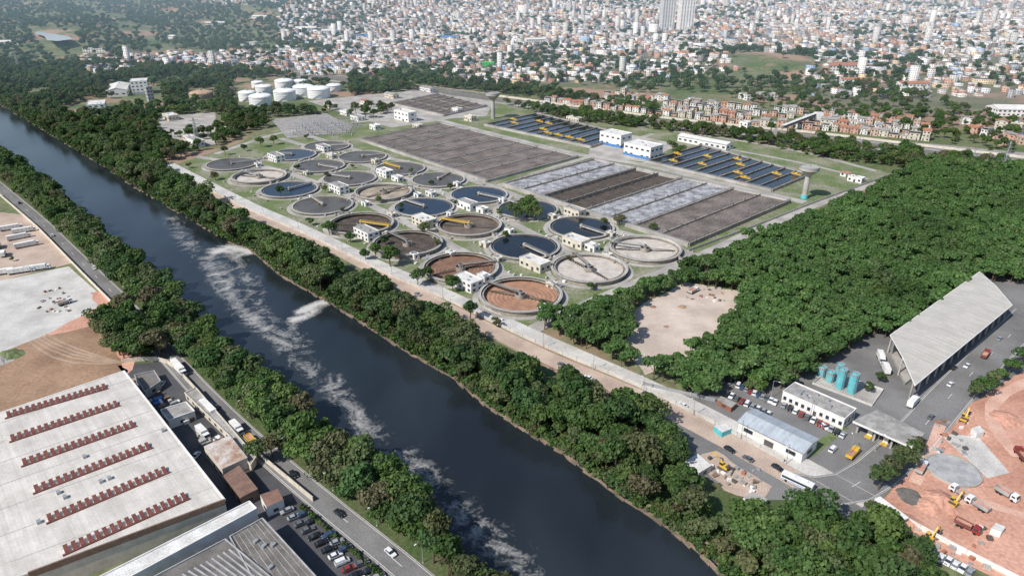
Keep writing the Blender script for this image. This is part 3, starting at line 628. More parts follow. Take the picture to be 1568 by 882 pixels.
def wtower(u,v,H,r,base=None):
    x,y=G(u,v); mb=MB(); mb.cyl(x,y,r*.28,0,H*.72,CONC,20,cap=False); mb.cyl(x,y,r*.28,H*.72,H*.9,CONC,28,r2=r,cap=False)
    mb.cyl(x,y,r,H*.9,H*.97,CONC,28,cap=False); mb.cyl(x,y,r,H*.97,H,CONC,28,r2=r*.3); mb.cyl(x,y,.7,H,H+1.5,STEEL,10)
    if base: mb.cyl(x,y,r*.36,0,3,base,20)
    mb.ring(x,y,r-.1,r+.1,H*.97,H*.97+.9,STEEL,28); mb.build('mushroom_water_tower',(x,y,0))
wtower(755,182,31,8.5); wtower(1231,304,26,7.5,TEAL)
mb=MB()
x0,y0=G(440,207)
for i in range(10):
    for j in range(6):
        x=x0+5+i*7; y=y0-5+j*12
        mb.obox(x,y,0,.4,.4,8,0,STEEL)
        if i<9: mb.beam((x,y,8),(x+7,y,8),.4,.5,STEEL)
        if (i+j)%3==0: mb.obox(x+3,y+3,0,2.4,2.0,2.6,0,GREYW); mb.cyl(x+3,y+3,.3,2.6,4.5,DSTEEL,8)
        elif (i+j)%3==1:
            for k in (-1,0,1): mb.cyl(x+3+k,y+5,.18,0,4,STEEL,6)
mb.build('electrical_substation')
def pylon(u,v,H):
    x,y=G(u,v); mb=MB(); b=H*.09
    for a in (-1,1):
        for c in (-1,1):
            mb.beam((x+a*b,y+c*b,0),(x+a*.5,y+c*.5,H),.35,.35,STEEL)
    n=9
    for k in range(n):
        z0=H*k/n; z1=H*(k+1)/n; w0=b*(1-k/n)+.5*k/n; w1=b*(1-(k+1)/n)+.5*(k+1)/n
        for (a,c,d,e) in ((-1,-1,1,-1),(1,-1,1,1),(1,1,-1,1),(-1,1,-1,-1)):
            mb.beam((x+a*w0,y+c*w0,z0),(x+d*w1,y+e*w1,z1),.18,.18,STEEL); mb.beam((x+d*w0,y+e*w0,z0),(x+a*w1,y+c*w1,z1),.18,.18,STEEL)
    for z,w in ((H*.68,6),(H*.8,5),(H*.92,4)): mb.beam((x-w,y-w*.5,z),(x+w,y+w*.5,z),.3,.5,STEEL)
    mb.build('power_pylon',(x,y,0))
pylon(304,226,30); pylon(1533,268,30); pylon(30,110,34); pylon(980,106,26); pylon(1420,150,28)

# ------------------------------------------------------------ big warehouse (bottom left)
def lerp(a,b,f): return tuple(a[i]+(b[i]-a[i])*f for i in range(len(a)))
A_=G(190,568,9); B_=G(344,765,9); C_=lerp(B_,G(25,884,9),1.9); D_=lerp(A_,G(0,632,9),2.2)
WANG=atan2(B_[1]-A_[1],B_[0]-A_[0])
WROOF=Mroof('white_metal_roof',(.66,.62,.565),(.54,.505,.455),1.0,WANG+pi/2,rib=.93)
WROOF2=M('roof_seam',(.50,.47,.43),(.41,.38,.35))
mb=MB(); mb.prism([A_,B_,C_,D_],0,9,CREAM,WROOF)
BR2=M('brown_wall',(.24,.16,.12),(.17,.11,.08),scale=.3)
mb.beam((*A_,8.9),(*B_,8.9),.5,.8,WHITE); mb.beam((*B_,8.3),(*lerp(B_,C_,.5),8.3),.5,2.2,BR2); mb.beam((*A_,8.85),(*D_,8.85),.5,.7,WHITE)
for f in np.linspace(.08,.92,7):
    p,q=lerp(A_,B_,f),lerp(D_,C_,f); mb.beam((*p,9.02),(*q,9.02),.3,.1,WROOF2)
rows=[((8,635),(163,590)),((14,671),(181,616)),((32,708),(206,647)),((50,749),(230,680)),((70,794),(256,717)),((95,842),(286,757))]
for a,b in rows:
    p=G(*a,9.8); q=G(*b,9.8); n=17; ang=atan2(q[1]-p[1],q[0]-p[0]); l=hypot(q[0]-p[0],q[1]-p[1])/n
    c,s=cos(ang),sin(ang)
    def P0(aa,bb): return ((p[0]+q[0])/2+aa*c-bb*s,(p[1]+q[1])/2+aa*s+bb*c)
    e0=P0(-l*n/2-.3,-1.75); e1=P0(l*n/2+.3,-1.75); mb.beam((*e0,9.2),(*e1,9.2),.7,.45,REDSK)
    e0=P0(-l*n/2-.3,1.75); e1=P0(l*n/2+.3,1.75); mb.beam((*e0,9.15),(*e1,9.15),.3,.3,WHITE)
    for i in range(n):
        x,y=lerp(p,q,(i+.5)/n); w=l*.29; d=1.5; z0=9.01; z1=9.5; z2=10.3
        P=lambda aa,bb,zz:(x+aa*c-bb*s,y+aa*s+bb*c,zz)
        mb.face([P(-w,-d,z1),P(w,-d,z1),P(w,d,z2),P(-w,d,z2)],REDSK)
        mb.face([P(w,d,z0),P(-w,d,z0),P(-w,d,z2),P(w,d,z2)],WHITE)
        mb.face([P(w,-d,z0),P(w,d,z0),P(w,d,z2),P(w,-d,z1)],REDSK); mb.face([P(-w,d,z0),P(-w,-d,z0),P(-w,-d,z1),P(-w,d,z2)],WHITE)
        mb.face([P(-w,-d,z0),P(w,-d,z0),P(w,-d,z1),P(-w,-d,z1)],REDSK)
for u,v in [(90,755),(155,738),(168,733),(100,762),(60,800),(250,660),(130,700)]:
    x,y=G(u,v,9); mb.obox(x,y,9.02,1.6,1.2,.9,WANG,STEEL)
for f in np.linspace(.05,.95,12):
    x,y=lerp(A_,B_,f); mb.obox(x,y,0,4,.6,4.5,WANG,DSTEEL)
mb.build('industrial_warehouse',(A_[0],A_[1],0))
def roofpoly(name,px,z,wall,roof,par=True,extra=None):
    p=W(px,z); mb=MB(); mb.prism(p,0,z,wall,roof)
    if par:
        for i in range(len(p)): mb.beam((*p[i],z+.2),(*p[(i+1)%len(p)],z+.2),.35,.5+.004*i,wall)
    n=len(p)
    for i in range(n):
        a,b=p[i],p[(i+1)%n]; l=hypot(b[0]-a[0],b[1]-a[1]); k=int(l/5)
        for j in range(k):
            f=(j+.5)/k; x,y=lerp(a,b,f); mb.obox(x,y,1.0,1.8,.16,max(.6,min(1.3,z-1.8)),atan2(b[1]-a[1],b[0]-a[0]),GLASS)
    if extra: extra(mb,p,z)
    c=lerp(p[0],p[2],.5); return mb.build(name,(c[0],c[1],0)),p
roofpoly('loading_canopy',[(110,905),(382,768),(393,779),(160,905)],6.5,WHITE,ROOFW)
def strips(mb,p,z):
    for f in np.linspace(.06,.94,14):
        a=lerp(p[0],p[1],f); b=lerp(p[3],p[2],f); mb.beam((*lerp(a,b,.15),z+.12),(*lerp(a,b,.85),z+.12),.5,.2,GREYW)
def seams(mb,p,z):
    for f in np.linspace(.1,.9,7):
        a=lerp(p[0],p[1],f); b=lerp(p[3],p[2],f); mb.beam((*a,z+.05),(*b,z+.05),.2,.1,ROOFG)
    for k in range(4): x,y=lerp(lerp(p[0],p[1],U(.2,.8)),lerp(p[3],p[2],U(.2,.8)),U(.2,.8)); mb.obox(x,y,z+.01,1.4,1.1,.8,1,STEEL)
roofpoly('dark_roof_hall',[(352,822),(402,794),(492,892),(410,925)],7,GREYW,ROOFD,extra=seams)
roofpoly('skylight_hall',[(205,900),(345,826),(440,905),(330,960)],7.2,GREYW,ROOFD,extra=strips)
roofpoly('workshop_shed',[(312,683),(352,666),(379,700),(340,718)],5,CREAM,RUST,False)
roofpoly('red_roof_house',[(342,727),(366,712),(395,748),(368,762)],4.5,BR2,M('red_brown_roof',(.25,.155,.12),(.18,.11,.085),scale=.3),False)
roofpoly('red_roof_house',[(398,757),(425,748),(434,764),(408,776)],4.5,WHITE,M('dull_red_roof',(.28,.16,.12),(.19,.11,.085),scale=.3),False)
roofpoly('narrow_annex',[(283,602),(300,594),(392,700),(384,712),(362,690),(352,668)],3,CREAM,ROOFG)
roofpoly('dock_office',[(246,628),(285,616),(298,630),(258,644)],4,WHITE,ROOFG)
roofpoly('dock_office',[(206,575),(236,568),(246,584),(222,600)],3.5,GREYW,ROOFD)
random.seed(15)
mb=MB()
for k in range(60):
    f=R(); u=215+f*150+U(-12,18); v=590+f*125+U(-10,10); x,y=G(u,v); mb.obox(x,y,.06,U(.8,3.2),U(.8,2.4),U(.5,2.2),WANG+random.choice([0,pi/2]),random.choice([WHITE,STEEL,BR2,CONC,BLUEP,RUST,DSTEEL]))
mb.build('yard_pallets_and_crates')

# ------------------------------------------------------------ right-hand facility
q=W([(1363,513),(1500,416),(1550,467),(1401,590)],9)
LR=Mroof('pale_ribbed_roof',(.55,.515,.46),(.48,.45,.40),3.0,atan2(q[1][1]-q[0][1],q[1][0]-q[0][0])+0,rib=.95)
mb=MB(); ms=[lerp(q[0],q[3],.5),lerp(q[1],q[2],.5)]
for a,b,c_,d in ((q[0],q[1],ms[1],ms[0]),(q[3],q[2],ms[1],ms[0])):
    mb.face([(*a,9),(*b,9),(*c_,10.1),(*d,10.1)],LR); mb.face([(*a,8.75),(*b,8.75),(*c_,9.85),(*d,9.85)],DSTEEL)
for a,b in ((q[0],q[1]),(q[2],q[3])): mb.beam((*a,8.87),(*b,8.87),.3,.4,WHITE)
for a,m_,b in ((q[0],ms[0],q[3]),(q[1],ms[1],q[2])):
    mb.beam((*a,8.87),(*m_,9.97),.3,.35,WHITE); mb.beam((*m_,9.97),(*b,8.87),.3,.35,WHITE)
for f in np.linspace(.01,.99,14):
    a,b=lerp(q[0],q[1],f),lerp(q[3],q[2],f)
    for g_ in (.04,.5,.93):
        x,y=lerp(a,b,g_); mb.obox(x,y,0,.6,.6,8.8,A2,CONC)
ins=[lerp(lerp(q[0],q[1],.02),lerp(q[3],q[2],.02),.08),lerp(lerp(q[0],q[1],.98),lerp(q[3],q[2],.98),.08),lerp(lerp(q[0],q[1],.98),lerp(q[3],q[2],.98),.72),lerp(lerp(q[0],q[1],.02),lerp(q[3],q[2],.02),.72)]
mb.prism(ins,0,1.2,CONC); mb.prism([ins[0],ins[1],lerp(ins[1],ins[2],.1),lerp(ins[0],ins[3],.1)],1.2,8.7,GREYW)
mb.build('cargo_terminal_shed',(q[0][0],q[0][1],0))
q2=W([(1130,642),(1160,627),(1253,668),(1228,690)],5.5)
ang2=atan2(q2[3][1]-q2[0][1],q2[3][0]-q2[0][0]); cx=sum(p[0] for p in q2)/4; cy=sum(p[1] for p in q2)/4
RBL=Mroof('blue_grey_metal_roof',(.44,.48,.52),(.38,.42,.46),2.0,ang2,rib=.93)
bldg('storage_warehouse',cx,cy,hypot(q2[3][0]-q2[0][0],q2[3][1]-q2[0][1]),hypot(q2[1][0]-q2[0][0],q2[1][1]-q2[0][1]),4.8,ang2,wall=WHITE,roof=RBL,kind='gable',win=7)
q3=W([(1196,598),(1222,588),(1313,628),(1290,640)],5)
ang3=atan2(q3[3][1]-q3[0][1],q3[3][0]-q3[0][0]); cx=sum(p[0] for p in q3)/4; cy=sum(p[1] for p in q3)/4
bldg('office_building',cx,cy,hypot(q3[3][0]-q3[0][0],q3[3][1]-q3[0][1]),hypot(q3[1][0]-q3[0][0],q3[1][1]-q3[0][1]),5,ang3,wall=WHITE,roof=ROOFG,win=2.4,ac=9)
q4=W([(1306,644),(1343,627),(1416,663),(1397,684)],6.5); mb=MB(); mb.prism(q4,5.6,6.5,WHITE,ROOFG)
mb.face([(a,b,5.6) for a,b in q4[::-1]],GREYW)
for f in (.04,.35,.65,.96):
    for g_ in (.2,.8):
        x,y=lerp(lerp(q4[0],q4[3],f),lerp(q4[1],q4[2],f),g_); mb.obox(x,y,0,.7,.7,5.6,ang3,CONC)
for f in (.2,.5,.8):
    x,y=lerp(lerp(q4[0],q4[3],f),lerp(q4[1],q4[2],f),.5); mb.obox(x,y,0,1.8,4.5,2.7,ang3,WHITE); mb.obox(x,y,1.1,1.84,3.6,.9,ang3,GLASS); mb.obox(x,y,0,2.4,9,.2,ang3,YEL)
mb.build('gate_canopy',(q4[0][0],q4[0][1],0))
roofpoly('small_site_building',[(1046,708),(1068,694),(1090,712),(1070,724)],3.2,CREAM,ROOFW,False)
roofpoly('site_hut',[(1138,762),(1152,752),(1176,764),(1164,776)],2.8,WHITE,ROOFG,False)
roofpoly('turquoise_kiosk',[(1093,652),(1110,648),(1120,656),(1106,662)],2.5,TEAL,ROOFW,False)
roofpoly('substation_hut',[(1128,617),(1104,606),(1098,612),(1120,624)],2.5,M('red_wall',(.3,.14,.1)),ROOFG,False)
for px in ([(1488,655),(1500,651),(1508,660),(1496,664)],[(1405,838),(1425,848),(1418,856),(1398,846)],[(1525,800),(1540,806),(1534,814),(1518,808)]): roofpoly('site_container',px,2.6,WHITE,ROOFW,False)
def silo(u,v,r,h):
    x,y=G(u,v); mb=MB(); mb.obox(x,y,0,r*2.6,r*2.6,.4,ang3,CONC); mb.cyl(x,y,r,.4,h,TEAL,26,cap=False); mb.cyl(x,y,r,h,h+r*.35,TEAL,26,r2=r*.25)
    mb.cyl(x,y,.35,h+r*.3,h+r*.35+.7,STEEL,8); mb.ring(x,y,r,r+.1,h-.1,h+.9,STEEL,20)
    for k in range(1,6): mb.ring(x,y,r,r+.06,h*k/6,h*k/6+.15,GREYW,26)
    for o in (-.25,.25): mb.beam((x+o,y-r-.3,.4),(x+o,y-r-.3,h+.8),.1,.1,STEEL)
    mb.build('turquoise_silo',(x,y,0))
for u,v,r,h in [(1303,601,1.9,9),(1285,594,1.9,9),(1270,584,1.9,4.5),(1257,576,1.8,4.2),(1284,574,1.8,5)]: silo(u,v,r,h)
mb=MB(); p=W([(1244,588),(1268,570),(1352,598),(1335,622)]); mb.face([(a,b,.10) for a,b in p],CONC)
for i in range(4): mb.beam((*p[i],.5),(*p[(i+1)%4],.5),.3,1.0,CONCW)
mb.build('silo_containment_yard')

def wallline(name,px,h,w,mat,posts=0):
    p=dens(W(px),8); mb=MB()
    for i in range(len(p)-1):
        mb.beam((*p[i],h/2),(*p[i+1],h/2),w,h,mat)
        if posts: mb.obox(p[i][0],p[i][1],0,.3,.3,h+.3,A2,CONC)
    mb.build(name)
wallline('boundary_wall',[(262,262),(390,326),(470,360),(600,424),(690,462),(745,490),(820,526),(905,562),(985,594),(1060,634),(1130,667),(1200,708)],1.8,.25,CONCW,1)
wallline('boundary_wall',[(1345,775),(1400,810),(1480,850),(1560,890)],2.0,.3,WHITE,1)
wallline('boundary_wall',[(0,300),(60,352),(128,422),(180,474)],2.2,.3,CREAM,1)
wallline('boundary_wall',[(190,556),(250,545),(300,598),(365,672),(440,735),(480,768)],2.2,.3,CREAM,1)
wallline('site_fence',[(985,590),(1095,615)],1.8,.1,STEEL,1)
wallline('boundary_wall',[(1055,385),(1160,346),(1240,314),(1365,268)],1.6,.2,CONCW,1)

# ------------------------------------------------------------ railway
rl=dens(W([(420,112),(520,122),(640,137),(760,153),(880,170),(1010,188),(1120,200),(1240,211),(1400,231),(1640,262)]),25)
SLB=M('sleeper_bed',(.24,.21,.185),(.16,.14,.125))
mb=MB(); mb.ribbon(rl,26,.05,GRAVEL)
for o in (-9,-4.5,0,4.5,9):
    for k in (-.8,.8): mb.kerb(rl,o+k,DSTEEL,.14,.3)
    mb.ribbon(rl,2.6,.08,SLB,off=o)
mb.ribbon(rl,9,.07,ASPH2,off=24); mb.ribbon(rl,5,.07,DIRT,off=33); mb.ribbon(rl,7,.07,CONC,off=-18)
for i in range(0,len(rl)-1,2):
    a,b=rl[i],rl[i+1]; l=hypot(b[0]-a[0],b[1]-a[1]); nx,ny=-(b[1]-a[1])/l,(b[0]-a[0])/l
    for o in (-12,12): mb.obox(a[0]+nx*o,a[1]+ny*o,0,.35,.35,8,0,STEEL)
    mb.beam((a[0]-nx*12,a[1]-ny*12,8),(a[0]+nx*12,a[1]+ny*12,8),.3,.4,STEEL)
mb.build('railway_tracks')
wallline('railway_wall',[(760,148),(880,164),(1010,181),(1120,193),(1240,204),(1400,223),(1568,243)],2.5,.3,CREAM)
mb=MB(); p0=G(1196,208); p1=G(1246,188)
for i in range(7):
    x,y=lerp(p0,p1,i/6); mb.obox(x,y,0,1,1,8,0,CONC)
mb.beam((*p0,8.3),(*p1,8.3),4,.6,CONC); mb.beam((*p0,11.2),(*p1,11.2),4.4,.25,ROOFW)
for o in (-2,2): mb.beam((p0[0]+o,p0[1]+o,9.2),(p1[0]+o,p1[1]+o,9.2),.15,1.3,GREYW)
for i in range(13):
    x,y=lerp(p0,p1,i/12); mb.obox(x,y,8.5,.3,4,2.7,0,STEEL)
for i in range(12): mb.obox(p0[0]-6-i*1.1,p0[1],0,1.1,3.5,8.3-i*.68,0,CONC)
mb.obox(p1[0]+4,p1[1],0,9,7,12,0,WHITE,ROOFW); mb.build('railway_footbridge',(p0[0],p0[1],0))

# ------------------------------------------------------------ brick houses along the railway
def brickhouse(seed):
    random.seed(seed); mb=MB(); w=U(6,9); d=U(8,11); fl=random.choice([1,2,2,3]); z=0
    wall=random.choice([BRICKR,BRICKR,CREAM,WHITE,M('painted_plaster%d'%seed,random.choice([(.66,.54,.42),(.54,.57,.56),(.64,.45,.35)]),obj=True)])
    for f in range(fl):
        ww=w-(.0 if f==0 else U(0,1)); mb.obox(0,0,z-(2 if f==0 else 0),ww,d,2.9+(2 if f==0 else 0),0,wall); mb.obox(0,0,z+2.9,ww+.4,d+.4,.2,0,CONC)
        for sx in range(2):
            xx=(-.25+.5*sx)*ww
            for sy,yy in ((-1,-d/2-.03),(1,d/2+.03)):
                if f==0 and sx==0: mb.obox(xx,yy,z,1.1,.1,2.2,0,DSTEEL)
                else: mb.obox(xx,yy,z+1,1.5,.1,1.2,0,GLASS); mb.obox(xx,yy+sy*.04,z+.9,1.7,.14,.1,0,CONC)
        for yy in (-d*.25,d*.25):
            for sx in (-1,1): mb.obox(sx*(ww/2+.03),yy,z+1,.1,1.3,1.1,0,GLASS)
        z+=3.1
    k=random.choice([0,1,2,1])
    if k==0:
        mb.face([(-w/2-.5,-d/2-.5,z),(w/2+.5,-d/2-.5,z),(w/2+.5,0,z+1.4),(-w/2-.5,0,z+1.4)],TILE); mb.face([(w/2+.5,d/2+.5,z),(-w/2-.5,d/2+.5,z),(-w/2-.5,0,z+1.4),(w/2+.5,0,z+1.4)],TILE)
        for s in (-1,1): mb.face([(s*w/2,-d/2,z),(s*w/2,d/2,z),(s*w/2,0,z+1.3)],wall)
    elif k==1:
        mb.face([(-w/2-.3,-d/2-.3,z+.4),(w/2+.3,-d/2-.3,z+.4),(w/2+.3,d/2+.3,z+1.3),(-w/2-.3,d/2+.3,z+1.3)],ROOFG)
        for a in (-1,1): mb.obox(a*(w/2-.1),d*.2,z,.2,d*.5,.7,0,wall)
    else:
        for s in (-1,1): mb.obox(s*(w/2-.1),0,z,.2,d,.9,0,wall)
        mb.obox(w*.2,d*.2,z,2.4,2.4,1.8,0,wall); mb.cyl(w*.2,d*.2,.8,z+1.8,z+2.9,BLUEP,12,r2=.95)
    return mb.mesh('brick_house_%d'%seed)
BH=[brickhouse(100+i) for i in range(14)]; random.seed(11)
for r_,(dv,dens_) in enumerate([(0,.95),(-8,.9),(-15,.85),(-22,.7)]):
    ln=dens(W([(840,158+dv),(930,166+dv),(1010,175+dv),(1120,188+dv),(1250,198+dv),(1432,216+dv)]),9.3)
    for i in range(len(ln)-1):
        if R()>dens_ or (r_>0 and i<10): continue
        a,b=ln[i],ln[i+1]; ang=atan2(b[1]-a[1],b[0]-a[0]); y=a[1]+U(-1.5,1.5)
        inst('brick_house',random.choice(BH),a[0],y,float(th(a[0],y)),ang+random.choice([0,pi])+U(-.06,.06),U(.9,1.2))
for u,v in [(1525,212),(1545,216),(1562,220),(1535,222),(1500,196),(1480,190),(1555,205),(1490,204),(1510,208),(1530,200),(1548,208)]:
    x,y=G(u,v); inst('brick_house',random.choice(BH),x,y,0,U(0,3),1.2)

# ------------------------------------------------------------ city mass (single mesh)
def attr_mat(name,win):
    m,t,b=nt(name);N=t.nodes;L=t.links
    a=N.new('ShaderNodeAttribute'); a.attribute_name='Col'; col=a.outputs['Color']
    g=N.new('ShaderNodeNewGeometry'); n=N.new('ShaderNodeTexNoise'); n.inputs['Scale'].default_value=.35; n.inputs['Detail'].default_value=4; L.new(g.outputs['Position'],n.inputs['Vector'])
    mr=N.new('ShaderNodeMapRange'); mr.inputs['From Min'].default_value=.3; mr.inputs['From Max'].default_value=.7; mr.inputs['To Min'].default_value=.7; mr.inputs['To Max'].default_value=1.15; L.new(n.outputs['Fac'],mr.inputs['Value'])
    vm=N.new('ShaderNodeVectorMath'); vm.operation='SCALE'; L.new(col,vm.inputs[0]); L.new(mr.outputs['Result'],vm.inputs['Scale']); out=vm.outputs['Vector']
    if win:
        uv=N.new('ShaderNodeUVMap'); uv.uv_map='UVMap'; sx=N.new('ShaderNodeSeparateXYZ'); L.new(uv.outputs['UV'],sx.inputs[0])
        def band(o,per,lo,hi):
            d=N.new('ShaderNodeMath'); d.operation='DIVIDE'; d.inputs[1].default_value=per; L.new(o,d.inputs[0])
            f=N.new('ShaderNodeMath'); f.operation='FRACT'; L.new(d.outputs[0],f.inputs[0])
            x=N.new('ShaderNodeMath'); x.operation='GREATER_THAN'; x.inputs[1].default_value=lo; L.new(f.outputs[0],x.inputs[0])
            y=N.new('ShaderNodeMath'); y.operation='LESS_THAN'; y.inputs[1].default_value=hi; L.new(f.outputs[0],y.inputs[0])
            z=N.new('ShaderNodeMath'); z.operation='MULTIPLY'; L.new(x.outputs[0],z.inputs[0]); L.new(y.outputs[0],z.inputs[1]); return z.outputs[0]
        k=N.new('ShaderNodeMath'); k.operation='MULTIPLY'; L.new(band(sx.outputs[0],3.3,.25,.7),k.inputs[0]); L.new(band(sx.outputs[1],3.0,.38,.8),k.inputs[1])
        mx=N.new('ShaderNodeMix'); mx.data_type='RGBA'; L.new(k.outputs[0],mx.inputs['Factor']); L.new(out,mx.inputs['A']); mx.inputs['B'].default_value=(.05,.055,.065,1); out=mx.outputs['Result']
    L.new(out,b.inputs['Base Color']); b.inputs['Roughness'].default_value=.85; setspec(b,.2)
    return m
WM=attr_mat('city_wall',True); RM=attr_mat('city_roof',False)
def build_city():
    X=[];Y=[];AN=[]
    cell=230
    for cx in np.arange(-3000,3300,cell):
        for cy in np.arange(1000,3900,cell):
            ps,_,v,_=cityp(np.array([cx,cx+cell,cx,cx+cell,cx+cell/2]),np.array([cy,cy,cy+cell,cy+cell,cy+cell/2]))
            if ps.max()==0: continue
            sp=10.5 if cy<2200 else 12.5
            an=rng.uniform(-.7,.7); g=np.arange(-cell*.75,cell*.75,sp); gx,gy=np.meshgrid(g,g); ii,jj=np.meshgrid(np.arange(len(g)),np.arange(len(g)))
            k=((jj%5)!=0)&((ii%11)!=0); gx=gx[k]+rng.uniform(-1.2,1.2,k.sum()); gy=gy[k]+rng.uniform(-1.2,1.2,k.sum())
            x=cx+cell/2+gx*cos(an)-gy*sin(an); y=cy+cell/2+gx*sin(an)+gy*cos(an)
            o=(x>cx)&(x<cx+cell)&(y>cy)&(y<cy+cell); X.append(x[o]);Y.append(y[o]);AN.append(np.full(o.sum(),an))
    X=np.concatenate(X);Y=np.concatenate(Y);AN=np.concatenate(AN)
    p,u,v,z=cityp(X,Y)
    cl=.5+.5*np.sin(X/130+1.3)*np.cos(Y/170)+.25*np.sin(X/47+Y/61)
    keep=(rng.random(len(X))<p*np.clip(.5+cl*.6,0,1))&(u>-80)&(u<1660)&(v>-40)
    X,Y,AN,z,v=X[keep],Y[keep],AN[keep],z[keep],v[keep]; n=len(X)
    hx=rng.uniform(3.4,6.0,n);hy=rng.uniform(3.4,6.4,n);H=rng.choice([3.2,4,6,6.6,9,11],n,p=[.18,.17,.24,.2,.13,.08])
    big=rng.random(n)<.03; hx=np.where(big,hx*2.8,hx);hy=np.where(big,hy*2.0,hy)
    tall=rng.random(n)<.008; H=np.where(tall,H+rng.uniform(8,28,n),H)
    gab=rng.random(n)<.45; rh=np.where(gab&~tall,rng.uniform(.9,1.7,n),.15)
    c,s=np.cos(AN),np.sin(AN)
    def P(a,b,zz): return np.stack([X+a*hx*c-b*hy*s,Y+a*hx*s+b*hy*c,zz],1)
    zb=z-3; zt=z+H
    V=np.stack([P(-1,-1,zb),P(1,-1,zb),P(1,1,zb),P(-1,1,zb),P(-1.0,-1.0,zt),P(1.0,-1.0,zt),P(1.0,1.0,zt),P(-1.0,1.0,zt),P(-1.,0,zt+rh),P(1.,0,zt+rh)],1).reshape(-1,3)
    fl=[(0,1,5,4),(1,2,6,5),(2,3,7,6),(3,0,4,7),(5,6,9),(7,4,8),(4,5,9,8),(6,7,8,9)]
    pat=np.array([i for f in fl for i in f]); st=np.cumsum([0]+[len(f) for f in fl])[:-1]; nl=len(pat)
    LI=(pat[None,:]+10*np.arange(n)[:,None]).ravel(); LS=(st[None,:]+nl*np.arange(n)[:,None]).ravel()
    me=bpy.data.meshes.new('hillside_city_houses'); me.vertices.add(len(V)); me.vertices.foreach_set('co',V.ravel())
    me.loops.add(len(LI)); me.loops.foreach_set('vertex_index',LI.astype(np.int32)); me.polygons.add(len(LS)); me.polygons.foreach_set('loop_start',LS.astype(np.int32))
    mi=np.tile([0,0,0,0,0,0,1,1],n); me.materials.append(WM); me.materials.append(RM)
    me.update(calc_edges=True); me.polygons.foreach_set('material_index',mi.astype(np.int32))
    wc=np.array([(.78,.77,.74),(.66,.63,.58),(.54,.32,.23),(.68,.54,.36),(.44,.44,.44),(.82,.82,.82),(.34,.46,.62),(.46,.27,.19),(.26,.24,.22)])[np.where(tall,0,rng.choice(9,n,p=[.23,.14,.12,.10,.11,.13,.05,.07,.05]))]
    rc=np.array([(.33,.32,.31),(.44,.22,.14),(.60,.60,.59),(.17,.165,.16),(.36,.19,.12),(.80,.80,.81),(.10,.26,.54),(.25,.21,.18)])[rng.choice(8,n,p=[.22,.16,.18,.13,.09,.12,.03,.07])]
    j=rng.uniform(.68,1.12,(n,1)); wc=wc*j; rc=rc*j
    col=np.ones((n,8,4)); col[:,:6,:3]=wc[:,None,:]; col[:,6:,:3]=rc[:,None,:]
    at=me.attributes.new('Col','FLOAT_COLOR','FACE'); at.data.foreach_set('color',col.ravel().astype(np.float32))
    uv=me.uv_layers.new(name='UVMap'); UVs=np.zeros((n,nl,2))
    for k,w_ in enumerate((hx,hy,hx,hy)):
        UVs[:,4*k+1,0]=2*w_;UVs[:,4*k+2,0]=2*w_;UVs[:,4*k+2,1]=H+3;UVs[:,4*k+3,1]=H+3
    uv.data.foreach_set('uv',UVs.ravel().astype(np.float32))
    me.validate(); ob=bpy.data.objects.new('hillside_city_houses',me); SC.objects.link(ob)
build_city()
TOWW=M('tower_white_render',(.86,.85,.83),(.78,.77,.75),scale=.1,fine=.04)
TOWG=M('tower_grey_render',(.66,.66,.67),(.56,.56,.57),scale=.1,fine=.04)
def tower(u,v,wpx,hpx,wall,ang=.3,win=3.4):
    x,y,z=T(u,v); d=y*CP+(CH-z)*SP; w=wpx*d/F*.8; h=hpx*d/F
    bldg('apartment_tower',x,y,w,w*.7,h,ang,wall=wall,roof=ROOFG,floors=max(4,int(h/3.2)),win=win,base=z-1)
tower(1020,46,25,42,TOWG,.12,6.5); tower(1048,46,27,42,TOWW,.12,6.5)
random.seed(8)
for u,v,w,h in [(870,22,8,16),(1172,12,7,12),(1110,14,8,14),(1497,38,9,18),(1520,30,8,16),(1385,20,8,12),(700,30,7,12),(662,40,10,14),(1240,28,8,10),(930,14,7,12),(1440,12,8,14),(540,20,8,10),(1300,16,8,12),(1545,18,8,14),(800,18,7,10),(1090,26,7,12)]: tower(u,v,w,h,random.choice([WHITE,CREAM,WHITE]),U(-.5,.5))
for u,v,L,w,h,m in [(748,104,22,16,9,GREENP),(712,104,34,20,6,BLUEP),(600,68,60,30,9,ROOFW),(470,48,50,30,8,ROOFW),(736,124,16,16,10,ROOFW),(570,112,50,24,7,ROOFW),(640,96,40,20,8,ROOFG),(505,52,40,26,8,ROOFW),
    (820,66,50,24,8,ROOFW),(690,62,44,26,8,BLUEP),(1085,70,50,30,9,ROOFW),(410,112,46,20,7,TILE),(340,108,40,18,6,ROOFG),(230,106,50,20,6,TILE),(1290,108,60,24,9,TILE),(1160,152,50,20,7,ROOFG),(1395,138,46,20,10,TILE),(1300,130,30,16,9,TILE),(560,60,40,26,8,BLUEP),(1555,176,60,30,8,ROOFW),
    (440,78,50,26,8,ROOFW),(380,70,40,24,7,ROOFG),(520,84,60,26,8,ROOFW),(300,96,44,20,7,ROOFW),(10,70,60,24,8,ROOFW),(40,60,40,20,7,TILE),(260,60,44,20,7,ROOFW),(150,80,50,22,7,ROOFG),(330,40,50,24,8,ROOFW),(400,30,50,24,8,ROOFW)]:
    x,y,z=T(u,v); bldg('factory_hall' if h<9.5 else 'landmark_building',x,y,L,w,h,U(-.4,.4),wall=GREENP if m is GREENP else WHITE,roof=m,kind='flat' if m in (ROOFG,GREENP) else 'gable',floors=2,win=5,base=z)

